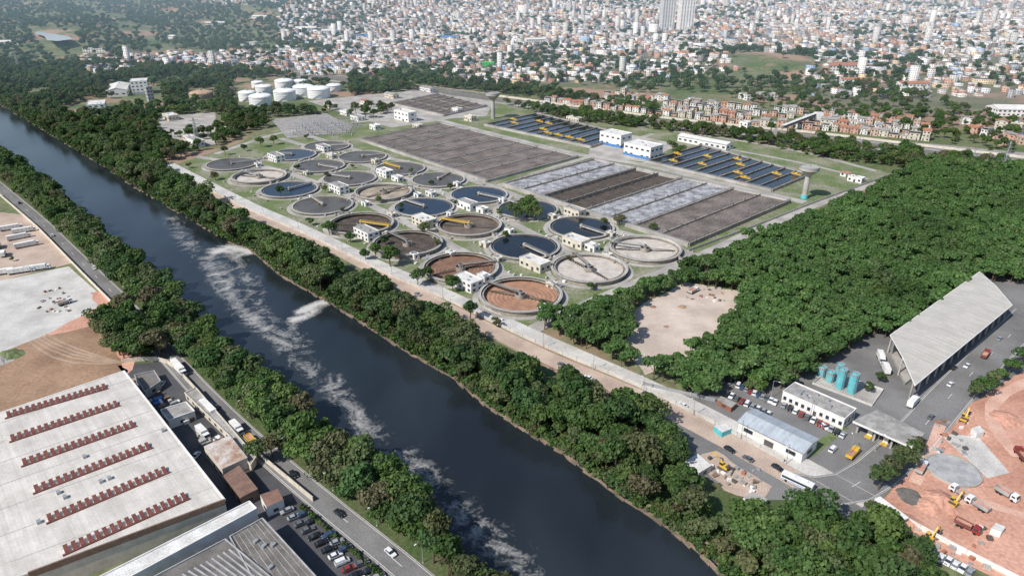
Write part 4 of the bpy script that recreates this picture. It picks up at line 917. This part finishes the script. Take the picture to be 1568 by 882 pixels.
# ------------------------------------------------------------ trees
def tree_mesh(name,seed,h,cr,nq,ls,leaf,nb=8,flat=.72,low=.5):
    rs=np.random.default_rng(seed); V=[];F_=[];MI=[]
    def tube(p0,p1,r0,r1,sg=6):
        p0=np.array(p0);p1=np.array(p1);d=p1-p0;d=d/np.linalg.norm(d);a=np.cross(d,[.3,.9,.1]);a/=np.linalg.norm(a);b=np.cross(d,a);k=len(V)
        for p,r in ((p0,r0),(p1,r1)):
            for i in range(sg): q=2*pi*i/sg; V.append(tuple(p+r*(cos(q)*a+sin(q)*b)))
        for i in range(sg): F_.append((k+i,k+(i+1)%sg,k+sg+(i+1)%sg,k+sg+i)); MI.append(0)
    mid=(rs.uniform(-.4,.4),rs.uniform(-.4,.4),h*.32); tp=(mid[0]*2,mid[1]*1.4,h*.6); r=h*.022
    tube((0,0,-.5),mid,r*1.3,r); tube(mid,tp,r,r*.6)
    bl=[]
    for i in range(nb):
        a=2*pi*i/nb+rs.uniform(-.5,.5); q=cr*rs.uniform(.3,.68) if i else 0; z=h*rs.uniform(low,.84) if i else h*.82
        br=cr*rs.uniform(.28,.52); c=np.array([q*cos(a),q*sin(a),z]); bl.append((c,br)); tube(mid if i%2 else tp,c,r*.5,r*.15,4)
    br=np.array([b[1] for b in bl]); w=br**2/np.sum(br**2); bi=rs.choice(nb,nq,p=w)
    d=rs.normal(size=(nq,3)); d[:,2]+=.35; d/=np.linalg.norm(d,axis=1)[:,None]
    C=np.array([b[0] for b in bl])[bi]; lum=rs.uniform(.7,1.15,nq)
    P=C+d*(br[bi]*lum)[:,None]*np.array([1,1,flat])
    nrm=d+rs.normal(size=(nq,3))*.45; nrm[:,2]+=.25; nrm/=np.linalg.norm(nrm,axis=1)[:,None]
    a=np.cross(nrm,rs.normal(size=(nq,3))); a/=np.linalg.norm(a,axis=1)[:,None]; b=np.cross(nrm,a)
    s=ls*rs.uniform(.55,1.3,(nq,1))*.5
    q0=P-a*s-b*s*.5; q1=P+a*s*.3-b*s; q2=P+a*s+b*s*.6-nrm*s*.35; q3=P-a*s*.4+b*s
    k=len(V); Q=np.stack([q0,q1,q2,q3],1).reshape(-1,3); V+=[tuple(p) for p in Q.tolist()]
    F_+=[(k+4*i,k+4*i+1,k+4*i+2,k+4*i+3) for i in range(nq)]; MI+=[1]*nq
    me=bpy.data.meshes.new(name); me.from_pydata(V,[],F_); me.materials.append(BARK); me.materials.append(leaf); me.polygons.foreach_set('material_index',MI); me.update(); return me
def proto(nm,meshes):
    c=bpy.data.collections.new(nm)
    for i,me in enumerate(meshes):
        o=bpy.data.objects.new('%s_variety_%02d'%(nm,i),me); c.objects.link(o)
    return c
MR=[tree_mesh('tree_r%d'%i,i+1,h,cr,nq,.9,LEAF,nb) for i,(h,cr,nq,nb) in enumerate([(12,5.2,1050,9),(10,4.6,900,8),(14,5.2,1100,10),(8,4.2,700,7),(12,6.6,1350,12),(6,3.6,600,7),(13,3.8,750,8)])]
MF=[tree_mesh('tree_f%d'%i,i+21,h,cr,nq,1.0,LEAFF,nb,.7,.55) for i,(h,cr,nq,nb) in enumerate([(9,4.0,520,8),(8,3.6,450,7),(11,4.2,560,8),(8.5,4.6,600,9)])]
MD=[tree_mesh('tree_d%d'%i,i+41,h,cr,nq,1.9,LEAFD,nb) for i,(h,cr,nq,nb) in enumerate([(10,5.5,200,7),(9,5,180,6),(12,6.5,240,8)])]
MS=[tree_mesh('shrub_%d'%i,i+61,h,cr,nq,.8,LEAF,nb,.8,.35) for i,(h,cr,nq,nb) in enumerate([(3,2.2,150,5),(2.2,1.8,120,5),(4,2.4,190,6)])]
CR_,CF_,CD_,CS_=proto('riverside_tree',MR),proto('grove_tree',MF),proto('distant_tree',MD),proto('shrub',MS)
def gn_scatter(name,pts,coll,idx,scl,rot):
    n=len(pts); me=bpy.data.meshes.new(name); me.from_pydata([tuple(p) for p in pts],[],[])
    a=me.attributes.new('idx','INT','POINT'); a.data.foreach_set('value',np.array(idx,dtype=np.int32))
    a=me.attributes.new('scl','FLOAT_VECTOR','POINT'); a.data.foreach_set('vector',np.array(scl,dtype=np.float32).ravel())
    a=me.attributes.new('rot','FLOAT_VECTOR','POINT'); a.data.foreach_set('vector',np.array(rot,dtype=np.float32).ravel())
    ob=bpy.data.objects.new(name,me); SC.objects.link(ob)
    ng=bpy.data.node_groups.new(name+'_nodes','GeometryNodeTree')
    ng.interface.new_socket('Geometry',in_out='INPUT',socket_type='NodeSocketGeometry'); ng.interface.new_socket('Geometry',in_out='OUTPUT',socket_type='NodeSocketGeometry')
    N=ng.nodes;L=ng.links; i=N.new('NodeGroupInput');o=N.new('NodeGroupOutput'); ip=N.new('GeometryNodeInstanceOnPoints'); ci=N.new('GeometryNodeCollectionInfo')
    ci.inputs['Collection'].default_value=coll; ci.inputs['Separate Children'].default_value=True; ci.inputs['Reset Children'].default_value=True
    def na(nm,ty):
        a=N.new('GeometryNodeInputNamedAttribute'); a.data_type=ty; a.inputs['Name'].default_value=nm
        return [s for s in a.outputs if s.enabled and s.name=='Attribute'][0]
    L.new(i.outputs[0],ip.inputs['Points']); L.new(ci.outputs[0],ip.inputs['Instance']); ip.inputs['Pick Instance'].default_value=True
    L.new(na('idx','INT'),ip.inputs['Instance Index']); L.new(na('scl','FLOAT_VECTOR'),ip.inputs['Scale']); L.new(na('rot','FLOAT_VECTOR'),ip.inputs['Rotation'])
    L.new(ip.outputs[0],o.inputs[0]); md=ob.modifiers.new('scatter','NODES'); md.node_group=ng
    print(name,n); return ob
def scat(poly,sp,excl=(),prob=1.0,jit=.45):
    xs=[p[0] for p in poly];ys=[p[1] for p in poly]
    gx,gy=np.meshgrid(np.arange(min(xs),max(xs),sp),np.arange(min(ys),max(ys),sp*.9)); gx=gx+((np.arange(gx.shape[0])%2)*sp*.5)[:,None]
    x=gx.ravel()+rng.uniform(-jit,jit,gx.size)*sp;y=gy.ravel()+rng.uniform(-jit,jit,gx.size)*sp
    k=inpoly(x,y,poly)&(rng.random(len(x))<prob)
    for e in excl: k&=~inpoly(x,y,e)
    return x[k],y[k]
def scatter_obj(name,x,y,coll,nv,s0,s1,z=None,w=None):
    n=len(x); z=th(x,y)*1.0 if z is None else z; idx=rng.choice(nv,n,p=w); s=rng.uniform(s0,s1,n); sz=s*rng.uniform(.85,1.2,n)
    gn_scatter(name,np.stack([x,y,z],1).tolist(),coll,idx,np.stack([s,s,sz],1),np.stack([rng.uniform(-.08,.08,n),rng.uniform(-.08,.08,n),rng.uniform(0,6.28,n)],1))
def snband(s0,s1,f0,f1,sp,prob=1):
    s=np.arange(s0,s1,sp); k=[]
    for a in s:
        l,h=f0(a),f1(a); b=np.arange(l,h,sp)
        for n in b: 
            if R()<prob: k.append((a+U(-.45,.45)*sp,min(max(n+U(-.45,.45)*sp,l),h)))
    k=np.array(k); return SN(k[:,0],k[:,1])
LR_=sorted([toSN(*p) for p in W(LROAD)])
def nroad(s): return float(np.interp(s,[p[0] for p in LR_],[p[1] for p in LR_]))
x,y=snband(-10,1500,lambda s:nroad(s)+7,lambda s:float(nL(s))-1.0,5.8); xa,ya=[x],[y]
sub=W([(155,505),(185,478),(215,500),(255,545),(235,556),(200,560),(175,540)]); x,y=scat(sub,5.5); xa.append(x);ya.append(y)
x=np.concatenate(xa);y=np.concatenate(ya); scatter_obj('left_bank_trees',x,y,CR_,7,.85,1.3,w=[.22,.17,.12,.12,.22,.08,.07])
inl=[(240,262,4),(320,304,5),(400,350,7),(480,384,7),(590,436,7),(690,492,7),(760,532,7),(830,562,7),(900,592,7),(985,622,7),(1045,672,7),(1040,708,6),(1062,745,3),(1120,788,6),(1200,772,6),(1262,790,6),(1300,805,6),(1345,800,6),(1420,850,5),(1450,900,5),(1450,930,0),(1150,930,0)]
bank=[SN(s,float(nR(s))+1.2) for s in np.arange(30,1180,20)]
poly=W(inl)[::-1]+bank[::-1]
x,y=scat(poly,6.2,prob=.93); s,n=toSN(x,y); k=n>nR(s)+1; x,y=x[k],y[k]
scatter_obj('right_bank_trees',x,y,CR_,7,.75,1.3,w=[.20,.16,.15,.13,.18,.10,.08])
xs=[];ys=[]
x,y=scat(poly,4.5,prob=.8); s,n=toSN(x,y); k=n>nR(s)+1; xs.append(x[k]);ys.append(y[k])
zs=[np.zeros(k.sum())]
for a in (snband(-10,1180,lambda s:float(nR(s))+.4,lambda s:float(nR(s))+3.6,2.2),snband(-10,1400,lambda s:float(nL(s))-3,lambda s:float(nL(s))+.2,2.4)):
    xs.append(a[0]);ys.append(a[1]);zs.append(np.full(len(a[0]),-1.5))
scatter_obj('bank_shrubs',np.concatenate(xs),np.concatenate(ys),CS_,3,.7,1.4,z=np.concatenate(zs))
grove=W([(822,497,0),(880,532,0),(970,570,0),(985,578,0),(1090,618,0),(1108,590,0),(1190,598,0),(1250,575,0),(1265,560,0),(1335,518,0),(1362,512,4),(1500,420,5),(1600,432,3),(1640,262,3),(1400,250,3),(1372,276,3),(1335,292,3),(1240,332,5),(1150,368,5),(1060,404,5),(960,447,5),(880,474,5)])
clr=W([(960,478,0),(1050,436,0),(1140,450,0),(1128,470,6),(1100,498,7),(1055,530,7),(992,562,7),(966,540,4)])
x,y=scat(grove,5.0,[clr]); scatter_obj('leucaena_grove',x,y,CF_,4,.75,1.3)
x,y=scat(W([(770,160),(900,176),(1050,199),(1200,216),(1400,238),(1640,270),(1640,300),(1400,262),(1270,244),(1120,214),(1000,200),(860,184)]),8); rd=seg_d(x,y,rl); k=rd>24; xa,ya=[x[k]],[y[k]]
x,y=scat(W([(560,112),(760,132),(900,150),(1010,165),(1000,176),(880,160),(760,144),(600,128)]),9,prob=.7); xa.append(x);ya.append(y)
ex=[W(p) for p in ([(130,150),(175,155),(175,175),(130,170)],[(150,128),(250,128),(250,168),(195,168)],[(355,120),(535,115),(535,168),(360,175)],[(405,182),(545,172),(545,210),(420,216)],[(285,135),(335,135),(335,162),(285,162)],[(262,212),(325,215),(325,230),(262,228)],[(240,176),(285,176),(285,194),(245,194)],[(470,155),(560,146),(650,138),(640,165),(545,185)])]
x,y=scat(W([(-120,150),(-120,96),(130,98),(560,118),(640,137),(560,160),(480,178),(380,205),(320,228),(250,250),(252,268),(205,288),(110,228),(60,198),(0,163)]),8,ex,.88)
s,n=toSN(x,y); k=((np.sin(x/27)+np.cos(y/37+x/60)>-.85)|(n<nR(s)+40))&(n>nR(s)+2); xa.append(x[k]);ya.append(y[k])
x,y=scat(W([(500,168),(600,160),(600,176),(560,186)]),12,prob=.6); xa.append(x);ya.append(y)
x,y=scat(W([(1370,110),(1420,150),(1568,190),(1640,240),(1500,232),(1330,190),(1200,175),(1100,150),(1180,130)]),13,prob=.5); rd=seg_d(x,y,rl); k=rd>46; xa.append(x[k]);ya.append(y[k])
x=np.concatenate(xa);y=np.concatenate(ya); scatter_obj('plant_perimeter_trees',x,y,CR_,7,.7,1.15)
x,y=scat([SN(s,n) for s,n in ((600,-200),(1500,-250),(1500,70),(760,72),(640,60))],11,prob=.5); scatter_obj('roadside_woodland',x,y,CR_,7,.7,1.1)
gx,gy=np.meshgrid(np.arange(-3200,3400,17),np.arange(1010,3700,17)); x=gx.ravel()+rng.uniform(-8,8,gx.size); y=gy.ravel()+rng.uniform(-8,8,gx.size)
p,u,v,z=cityp(x,y); cl=np.sin(x/90+.5)*np.cos(y/120)+.6*np.sin(x/37+y/51)
pr=np.where(p>.7,np.where(cl>.7,.5,.07),np.where(p>0,np.where(cl>.1,.6,.2),np.where(cl>-.45,.75,.12)))
hillgap=(np.hypot((x-450)/110,(y-1230)/110)<1); pr=np.where(hillgap,.08,pr); pr=np.where(inpoly(u,v,BEND),0,pr)
s,n=toSN(x,y); rd=seg_d(x,y,rl)
k=(rng.random(len(x))<pr)&(u>-60)&(u<1640)&(v>-20)&(rd>40)&(y>1040)&~((n<nR(s)+4)&(n>nL(s)-4))
scatter_obj('distant_trees',x[k],y[k],CD_,3,.8,1.3)
random.seed(5)
for u,v,s in [(790,338,1.1),(806,335,1.3),(820,338,1.0),(812,326,1.1),(598,408,1.1),(606,398,.9),(655,430,.8),(694,446,1.0),(560,398,.8),(948,346,.8),(580,312,.6),(690,292,.7),(455,262,.6),(650,358,.7),(590,376,.7),(870,400,.5),
    (375,232,.8),(345,238,.7),(400,226,.9),(420,222,.8),(290,258,.7),(470,214,.8),(498,296,.6),(765,330,.6),(720,490,.8),(760,500,.7),(905,445,.6),(855,330,.5),(1030,232,.9),(1040,238,.8),(1180,205,.9),(1210,212,.9),(630,268,.5),(700,316,.5),
    (430,302,.7),(330,276,.6),(475,345,.8),(505,360,.9),(537,372,.8),(575,398,.9),(640,438,.9),(830,470,.6),(660,285,.5),(540,258,.5),(775,365,.6),(500,272,.5),(615,320,.5),(525,325,.5),(670,380,.5),(925,345,.6),(1000,355,.5),
    (1330,600,.6),(1345,585,.6),(1360,500,.8),(1345,750,.8),(1356,738,.8),(1368,727,.7),(1380,716,.7),(1392,700,.6),(1402,694,.6),(1490,612,.6),(1500,604,.7),(1515,594,.7),(1530,583,.7),(1545,572,.7),(1560,562,.8),(1305,838,.8),
    (1330,790,.8),(300,835,.5),(418,700,.8),(395,712,.8),(248,520,.9),(205,515,1.0),(1160,600,.6),(1145,598,.5),(20,400,.4)]:
    x,y=G(u,v); inst('tree',random.choice(MR[:5]+MR[4:5]),x,y,0,U(0,6.28),s*U(.9,1.1))
for u,v in [(1345,455),(1358,450),(1372,458),(1385,462),(1335,465),(1362,468),(1395,470)]:
    x,y=G(u,v); inst('tall_grove_tree',random.choice([MR[2],MR[0]]),x,y,0,U(0,6),U(1.0,1.25))
hl=dens(W([(462,778),(500,812),(545,850),(590,890)]),1.6); scatter_obj('hedge',np.array([p[0] for p in hl]),np.array([p[1] for p in hl]),CS_,3,.4,.55)

# ------------------------------------------------------------ vehicles
def car_mesh(nm,body,van=False):
    mb=MB(); L=4.4;w=.88
    prof=[(-2.2,.35),(2.2,.35),(2.25,.7),(1.9,.88),(1.05,.98),(-1.7,1.0),(-2.2,.95)]
    if van: prof=[(-2.3,.35),(2.3,.35),(2.3,.9),(1.7,1.15),(-2.3,1.2)]
    for s in (-1,1):
        f=[(x,s*w,z) for x,z in prof]; mb.face(f if s<0 else f[::-1],body)
    for i in range(len(prof)):
        a,b=prof[i],prof[(i+1)%len(prof)]; mb.face([(a[0],w,a[1]),(b[0],w,b[1]),(b[0],-w,b[1]),(a[0],-w,a[1])],body)
    c0,c1,t0,t1,zt,zb=(-1.75,1.1,-1.25,.35,1.46,.97) if not van else (-2.2,1.65,-2.1,.9,1.95,1.14)
    wt=w*.8
    B=[(c0,-w*.97,zb),(c1,-w*.97,zb),(c1,w*.97,zb),(c0,w*.97,zb)];Tt=[(t0,-wt,zt),(t1,-wt,zt),(t1,wt,zt),(t0,wt,zt)]
    for i in range(4): j=(i+1)%4; mb.face([B[i],B[j],Tt[j],Tt[i]],GLASS if not(van and i in(0,2)) else body)
    mb.face([(a,b,c+.02) for a,b,c in Tt],body); mb.obox((t0+t1)/2,0,zt,(t1-t0)*.96,wt*1.9,.05,0,body)
    for x in (-1.35,1.35):
        for s in (-1,1):
            k=12
            for i in range(k):
                a,b=2*pi*i/k,2*pi*(i+1)/k; y0,y1=s*(w-.18),s*(w+.03)
                mb.face([(x+.33*cos(a),y0,.33+.33*sin(a)),(x+.33*cos(b),y0,.33+.33*sin(b)),(x+.33*cos(b),y1,.33+.33*sin(b)),(x+.33*cos(a),y1,.33+.33*sin(a))],RUBBER)
            mb.face([(x+.33*cos(2*pi*i/k),s*(w+.03),.33+.33*sin(2*pi*i/k)) for i in range(k)],RUBBER); mb.face([(x+.18*cos(2*pi*i/k),s*(w+.04),.33+.18*sin(2*pi*i/k)) for i in range(k)],STEEL)
    for s in (-.6,.6): mb.obox(2.22,s,.6,.08,.35,.16,0,WHITE); mb.obox(-2.2,s,.7,.08,.3,.16,0,REDSK)
    return mb.mesh(nm)
CW=Mflat('car_paint_white',(.75,.75,.75),.25);CS=Mflat('car_paint_silver',(.42,.43,.44),.3,.3);CB=Mflat('car_paint_black',(.02,.02,.022),.2);CRr=Mflat('car_paint_red',(.28,.035,.03),.3);CG=Mflat('car_paint_grey',(.13,.135,.14),.25);CBl=Mflat('car_paint_blue',(.04,.07,.14),.3)
CARS=[car_mesh('car_%d'%i,m) for i,m in enumerate([CW,CW,CS,CB,CRr,CG,CBl,CS,CW,CG,CW,CB])]+[car_mesh('van_body',CW,True)]
def car(u,v,u2,v2,nm='parked_car',me=None):
    x,y=G(u,v); x2,y2=G(u2,v2); inst(nm,me or random.choice(CARS),x,y,.12,atan2(y2-y,x2-x)+U(-.03,.03)+random.choice([0,pi]))
def wheels(mb,xs,w,r=.5):
    for x in xs:
        for s in (-1,1):
            k=12;y0,y1=s*(w-.35),s*w
            for i in range(k):
                a,b=2*pi*i/k,2*pi*(i+1)/k
                mb.face([(x+r*cos(a),y0,r+r*sin(a)),(x+r*cos(b),y0,r+r*sin(b)),(x+r*cos(b),y1,r+r*sin(b)),(x+r*cos(a),y1,r+r*sin(a))],RUBBER)
            mb.face([(x+r*cos(2*pi*i/k),y1,r+r*sin(2*pi*i/k)) for i in range(k)],RUBBER)
def truck_mesh(nm,cab,box,L=8.5,tip=False):
    mb=MB(); x1=L/2
    P=[(x1-2.1,.6),(x1,.6),(x1,1.7),(x1-.35,2.7),(x1-2.1,2.8)]
    for s in (-1,1): f=[(x,s*1.15,z) for x,z in P]; mb.face(f if s<0 else f[::-1],cab)
    for i in range(5): a,b=P[i],P[(i+1)%5]; mb.face([(a[0],1.15,a[1]),(b[0],1.15,b[1]),(b[0],-1.15,b[1]),(a[0],-1.15,a[1])],GLASS if i==2 else cab)
    for s in (-1,1): mb.obox(x1-1.2,s*1.16,1.7,1.1,.04,.7,0,GLASS)
    mb.obox(-1,0,.55,L-2.2,1.0,.3,0,DSTEEL)
    if tip:
        lx=L-2.6; cx=-x1+lx/2; mb.obox(cx,0,.95,lx,2.3,.15,0,box)
        for s in (-1,1): mb.obox(cx,s*1.15,1.0,lx,.12,1.3,0,box)
        mb.obox(cx-lx/2,0,1.0,.12,2.3,1.2,0,box); mb.obox(cx+lx/2,0,1.0,.12,2.3,1.6,0,box); mb.obox(cx,0,1.1,lx-.3,2.1,.8,0,REDD)
    else:
        mb.obox(-x1+(L-2.4)/2,0,.95,L-2.4,2.45,2.6,0,box,box)
        for k in range(5): mb.obox(-x1+(L-2.4)*(k+.5)/5,0,1.0,.1,2.52,2.5,0,GREYW)
    wheels(mb,[x1-1.3,-x1+1.2,-x1+2.4],1.2); return mb.mesh(nm)
TW=truck_mesh('box_truck',CW,WHITE);TY=truck_mesh('dump_truck_y',YEL,YEL,7.5,True);TRR=truck_mesh('dump_truck_r',CRr,REDSK,7.5,True);TL=truck_mesh('semi_trailer_truck',CW,WHITE,14);TWT=truck_mesh('dump_truck_w',CW,GREYW,7.5,True)
def bus_mesh():
    mb=MB(); mb.obox(0,0,.4,11,2.5,2.6,0,CW); mb.obox(0,0,1.5,10.4,2.56,.85,0,GLASS); mb.obox(0,0,1.5,11.06,2.2,1.0,0,GLASS); mb.obox(0,0,.7,10.8,2.54,.25,0,BLUEP)
    for x in (-2.5,2): mb.obox(x,0,3.0,2,1.4,.3,0,WHITE)
    wheels(mb,[-3.5,3.6],1.27); return mb.mesh('bus')
BUS=bus_mesh()
def exc_mesh():
    mb=MB()
    for s in (-1,1): mb.obox(0,s*1.1,.0,3.8,.55,.5,0,DSTEEL); mb.obox(0,s*1.1,.5,3.2,.55,.35,0,DSTEEL)
    mb.obox(-.3,0,.95,3.0,2.3,1.0,0,YEL); mb.obox(.7,.7,1.95,1.4,1.0,1.1,0,GLASS); mb.obox(.7,.7,3.05,1.5,1.1,.1,0,YEL); mb.obox(-1.5,0,1.95,.9,2.1,.4,0,DSTEEL)
    mb.beam((1.2,-.3,1.7),(3.8,-.3,4.4),.4,.45,YEL); mb.beam((3.8,-.3,4.4),(5.8,-.3,3.8),.35,.4,YEL); mb.beam((5.8,-.3,3.9),(6.6,-.3,1.4),.25,.35,YEL); mb.obox(6.5,-.3,.5,1.0,1.2,.9,0,DSTEEL)
    mb.beam((1.8,-.3,1.5),(3.2,-.3,3.3),.15,.15,STEEL); return mb.mesh('excavator')
EX=exc_mesh()
def V_(nm,me,u,v,u2,v2):
    x,y=G(u,v);x2,y2=G(u2,v2); inst(nm,me,x,y,.12,atan2(y2-y,x2-x))
random.seed(9)
for i in range(12):
    f=i/11; u=440+(556-440)*f; v=784+(892-784)*f; car(u,v,u+14,v-6)
for i in range(10):
    f=i/9; u=462+(575-462)*f; v=795+(892-795)*f
    if i%4!=2: car(u+4,v-6,u+18,v-12)
for u,v,u2,v2 in [(598,848,575,828),(145,412,130,398),(80,362,66,347),(30,312,20,300),(330,625,318,612),(248,590,240,600),(240,655,232,665),(300,700,310,690),(450,728,462,740),(520,788,532,798),(205,480,196,470)]: car(u,v,u2,v2,'car')
for i in range(12): car(1118+6.2*i,586+2.9*i,1122+6.2*i,578+2.9*i)
for i in range(11): car(1200+9*i,622+4.6*i,1206+9*i,612+4.6*i)
for i in range(9): car(1112+8*i,604+4*i,1118+8*i,596+4*i)
for i in range(7): car(1418+11*i,845+5.5*i,1424+11*i,836+5.5*i)
for u,v,u2,v2 in [(1045,622,1055,628),(1117,690,1127,696),(1145,704,1155,710),(1190,718,1200,724),(1208,736,1220,742),(990,606,1000,611),(1460,565,1470,556),(1480,562,1490,553),(1508,545,1515,538),(1455,590,1462,584),(1365,680,1372,672),(900,580,910,584),(700,500,708,504),(640,452,650,456),(860,560,868,564),(1275,690,1281,684),(1262,655,1268,661),(1290,668,1296,662),(1425,640,1432,632),(1530,520,1537,513)]: car(u,v,u2,v2,'car')
for u,v,u2,v2,me,nm in [(275,568,290,584,TL,'semi_trailer_truck'),(322,632,334,644,TL,'semi_trailer_truck'),(364,661,374,671,TW,'box_truck'),(385,678,394,687,TY,'dump_truck'),(280,640,292,652,TW,'box_truck'),(312,668,324,680,TW,'box_truck'),
   (1305,698,1315,688,TY,'dump_truck'),(1508,546,1514,538,TRR,'dump_truck'),(1397,620,1408,608,TW,'box_truck'),(1355,568,1350,556,TW,'box_truck'),(1495,776,1485,770,TWT,'dump_truck'),(1470,758,1460,752,TWT,'dump_truck'),(1563,700,1555,690,TRR,'dump_truck'),(1362,788,1378,800,BUS,'bus'),(1220,742,1205,735,BUS,'bus'),
   (18,352,36,349,TL,'semi_trailer_truck'),(38,356,56,353,TL,'semi_trailer_truck'),(30,366,50,362,TL,'semi_trailer_truck'),(42,378,62,374,TL,'semi_trailer_truck'),(8,420,28,417,TL,'semi_trailer_truck'),(34,418,54,415,TL,'semi_trailer_truck'),(58,414,78,411,TL,'semi_trailer_truck'),(6,392,10,380,TW,'box_truck'),(-2,380,2,370,TW,'box_truck'),
   (100,466,112,462,TWT,'dump_truck'),(1062,448,1070,444,TWT,'dump_truck'),(1348,552,1352,562,TW,'box_truck'),(1480,810,1490,815,TRR,'dump_truck'),(1540,760,1550,766,TWT,'dump_truck'),(1410,720,1416,710,TWT,'dump_truck')]: V_(nm,me,u,v,u2,v2)
for u,v,u2,v2 in [(1458,775,1470,765),(1108,718,1098,712),(1475,645,1480,636),(1420,830,1430,822)]: V_('excavator',EX,u,v,u2,v2)
def pile(u,v,r,h,mat,nm='earth_pile'):
    x,y=G(u,v); mb=MB(); k=18; prev=[(x+r*(1+U(-.15,.15))*cos(2*pi*i/k),y+r*(1+U(-.15,.15))*sin(2*pi*i/k),.0) for i in range(k)]
    for f in (.7,.4,.15):
        cur=[(x+r*f*(1+U(-.15,.15))*cos(2*pi*i/k),y+r*f*(1+U(-.15,.15))*sin(2*pi*i/k),h*(1-f)*U(.85,1.1)) for i in range(k)]
        for i in range(k): mb.face([prev[i],prev[(i+1)%k],cur[(i+1)%k],cur[i]],mat)
        prev=cur
    mb.face(prev,mat); mb.build(nm,(x,y,0))
for u,v,r,h in [(1440,768,7,3),(1425,775,5,2),(1500,660,4,1.5),(1390,800,5,2),(1540,640,6,2)]: pile(u,v,r,h,REDD)
pile(1395,760,5,.8,ROOFD,'tarpaulin_heap'); pile(12,545,7,2.5,LAWN,'grassy_mound'); pile(0,552,6,2,CONC,'rubble_heap')
for u,v,r,h in [(1000,470,2,.6),(1045,470,2.5,.8),(1090,452,2,.8),(1020,500,1.6,.5),(995,455,1.6,.6)]: pile(u,v,r,h,BROWND)
random.seed(21)
mb=MB()
for k in range(130):
    u,v=random.choice([(U(1090,1165),U(715,755)),(U(1430,1480),U(640,700)),(U(1400,1530),U(800,870)),(U(60,110),U(440,480)),(U(1050,1110),U(440,462))]); x,y=G(u,v)
    mb.obox(x,y,.05,U(.6,2.4),U(.5,1.6),U(.3,1.1),U(0,3),random.choice([WHITE,STEEL,BR2,CONC,CONC,TILE,DSTEEL]))
mb.build('construction_materials')
def lamp():
    mb=MB(); mb.cyl(0,0,.13,0,9,STEEL,8,r2=.08); mb.beam((0,0,8.9),(2.2,0,9.3),.1,.1,STEEL); mb.obox(2.4,0,9.2,.8,.35,.15,0,WHITE); mb.cyl(0,0,.3,0,.25,CONC,8); return mb.mesh('street_lamp')
LM=lamp()
for pl,o in ((LROAD,5.5),(AROAD,5.0)):
    d_=dens(W(pl),38)
    for i in range(len(d_)-1):
        a,b=d_[i],d_[i+1]; an=atan2(b[1]-a[1],b[0]-a[0]); inst('street_lamp',LM,a[0]-sin(an)*o,a[1]+cos(an)*o,0,an-pi/2)
for u,v in [(1300,700),(1340,690),(1440,570),(1490,520),(1240,640),(1180,610),(760,420),(660,360),(860,440),(960,400),(540,320),(700,280)]:
    x,y=G(u,v); inst('street_lamp',LM,x,y,0,U(0,6))

# ------------------------------------------------------------ haze, light, world, camera
bpy.ops.mesh.primitive_cube_add(size=1,location=(0,5200,60)); hz=bpy.context.object; hz.name='atmospheric_haze'; hz.scale=(13000,8800,200)
m=bpy.data.materials.new('haze_volume'); m.use_nodes=True; t=m.node_tree; t.nodes.remove(t.nodes['Principled BSDF'])
vs=t.nodes.new('ShaderNodeVolumeScatter'); vs.inputs['Color'].default_value=(.58,.82,1,1); vs.inputs['Density'].default_value=.00021; vs.inputs['Anisotropy'].default_value=-.1
t.links.new(vs.outputs[0],t.nodes['Material Output'].inputs['Volume']); hz.data.materials.append(m)

sx,sy=-.78,-.62; el=radians(45)
w=bpy.data.worlds.new('World'); bpy.context.scene.world=w; w.use_nodes=True; N=w.node_tree.nodes
sk=N.new('ShaderNodeTexSky'); sk.sky_type='NISHITA'; sk.sun_disc=False; sk.sun_elevation=el; sk.sun_rotation=atan2(sx,sy); sk.air_density=1.0; sk.dust_density=.6
w.node_tree.links.new(sk.outputs[0],N['Background'].inputs['Color']); N['Background'].inputs['Strength'].default_value=.13
sl=bpy.data.lights.new('sun','SUN'); sl.energy=4.9; sl.angle=radians(.5); sl.color=(1,.955,.89); so=bpy.data.objects.new('sun',sl); SC.objects.link(so)
from mathutils import Vector
k=hypot(sx,sy); d=Vector((-sx/k*cos(el),-sy/k*cos(el),-sin(el))); so.rotation_euler=d.to_track_quat('-Z','Y').to_euler(); so.location=(0,0,400)
cd=bpy.data.cameras.new('camera'); cd.lens=24; cd.sensor_width=36; cd.clip_start=1; cd.clip_end=20000
co=bpy.data.objects.new('camera',cd); co.location=(0,0,CH); co.rotation_euler=(radians(65),0,0); SC.objects.link(co)
sc=bpy.context.scene; sc.camera=co; sc.view_settings.view_transform='Standard'; sc.view_settings.look='None'; sc.view_settings.exposure=0
print('objects',len(bpy.data.objects))
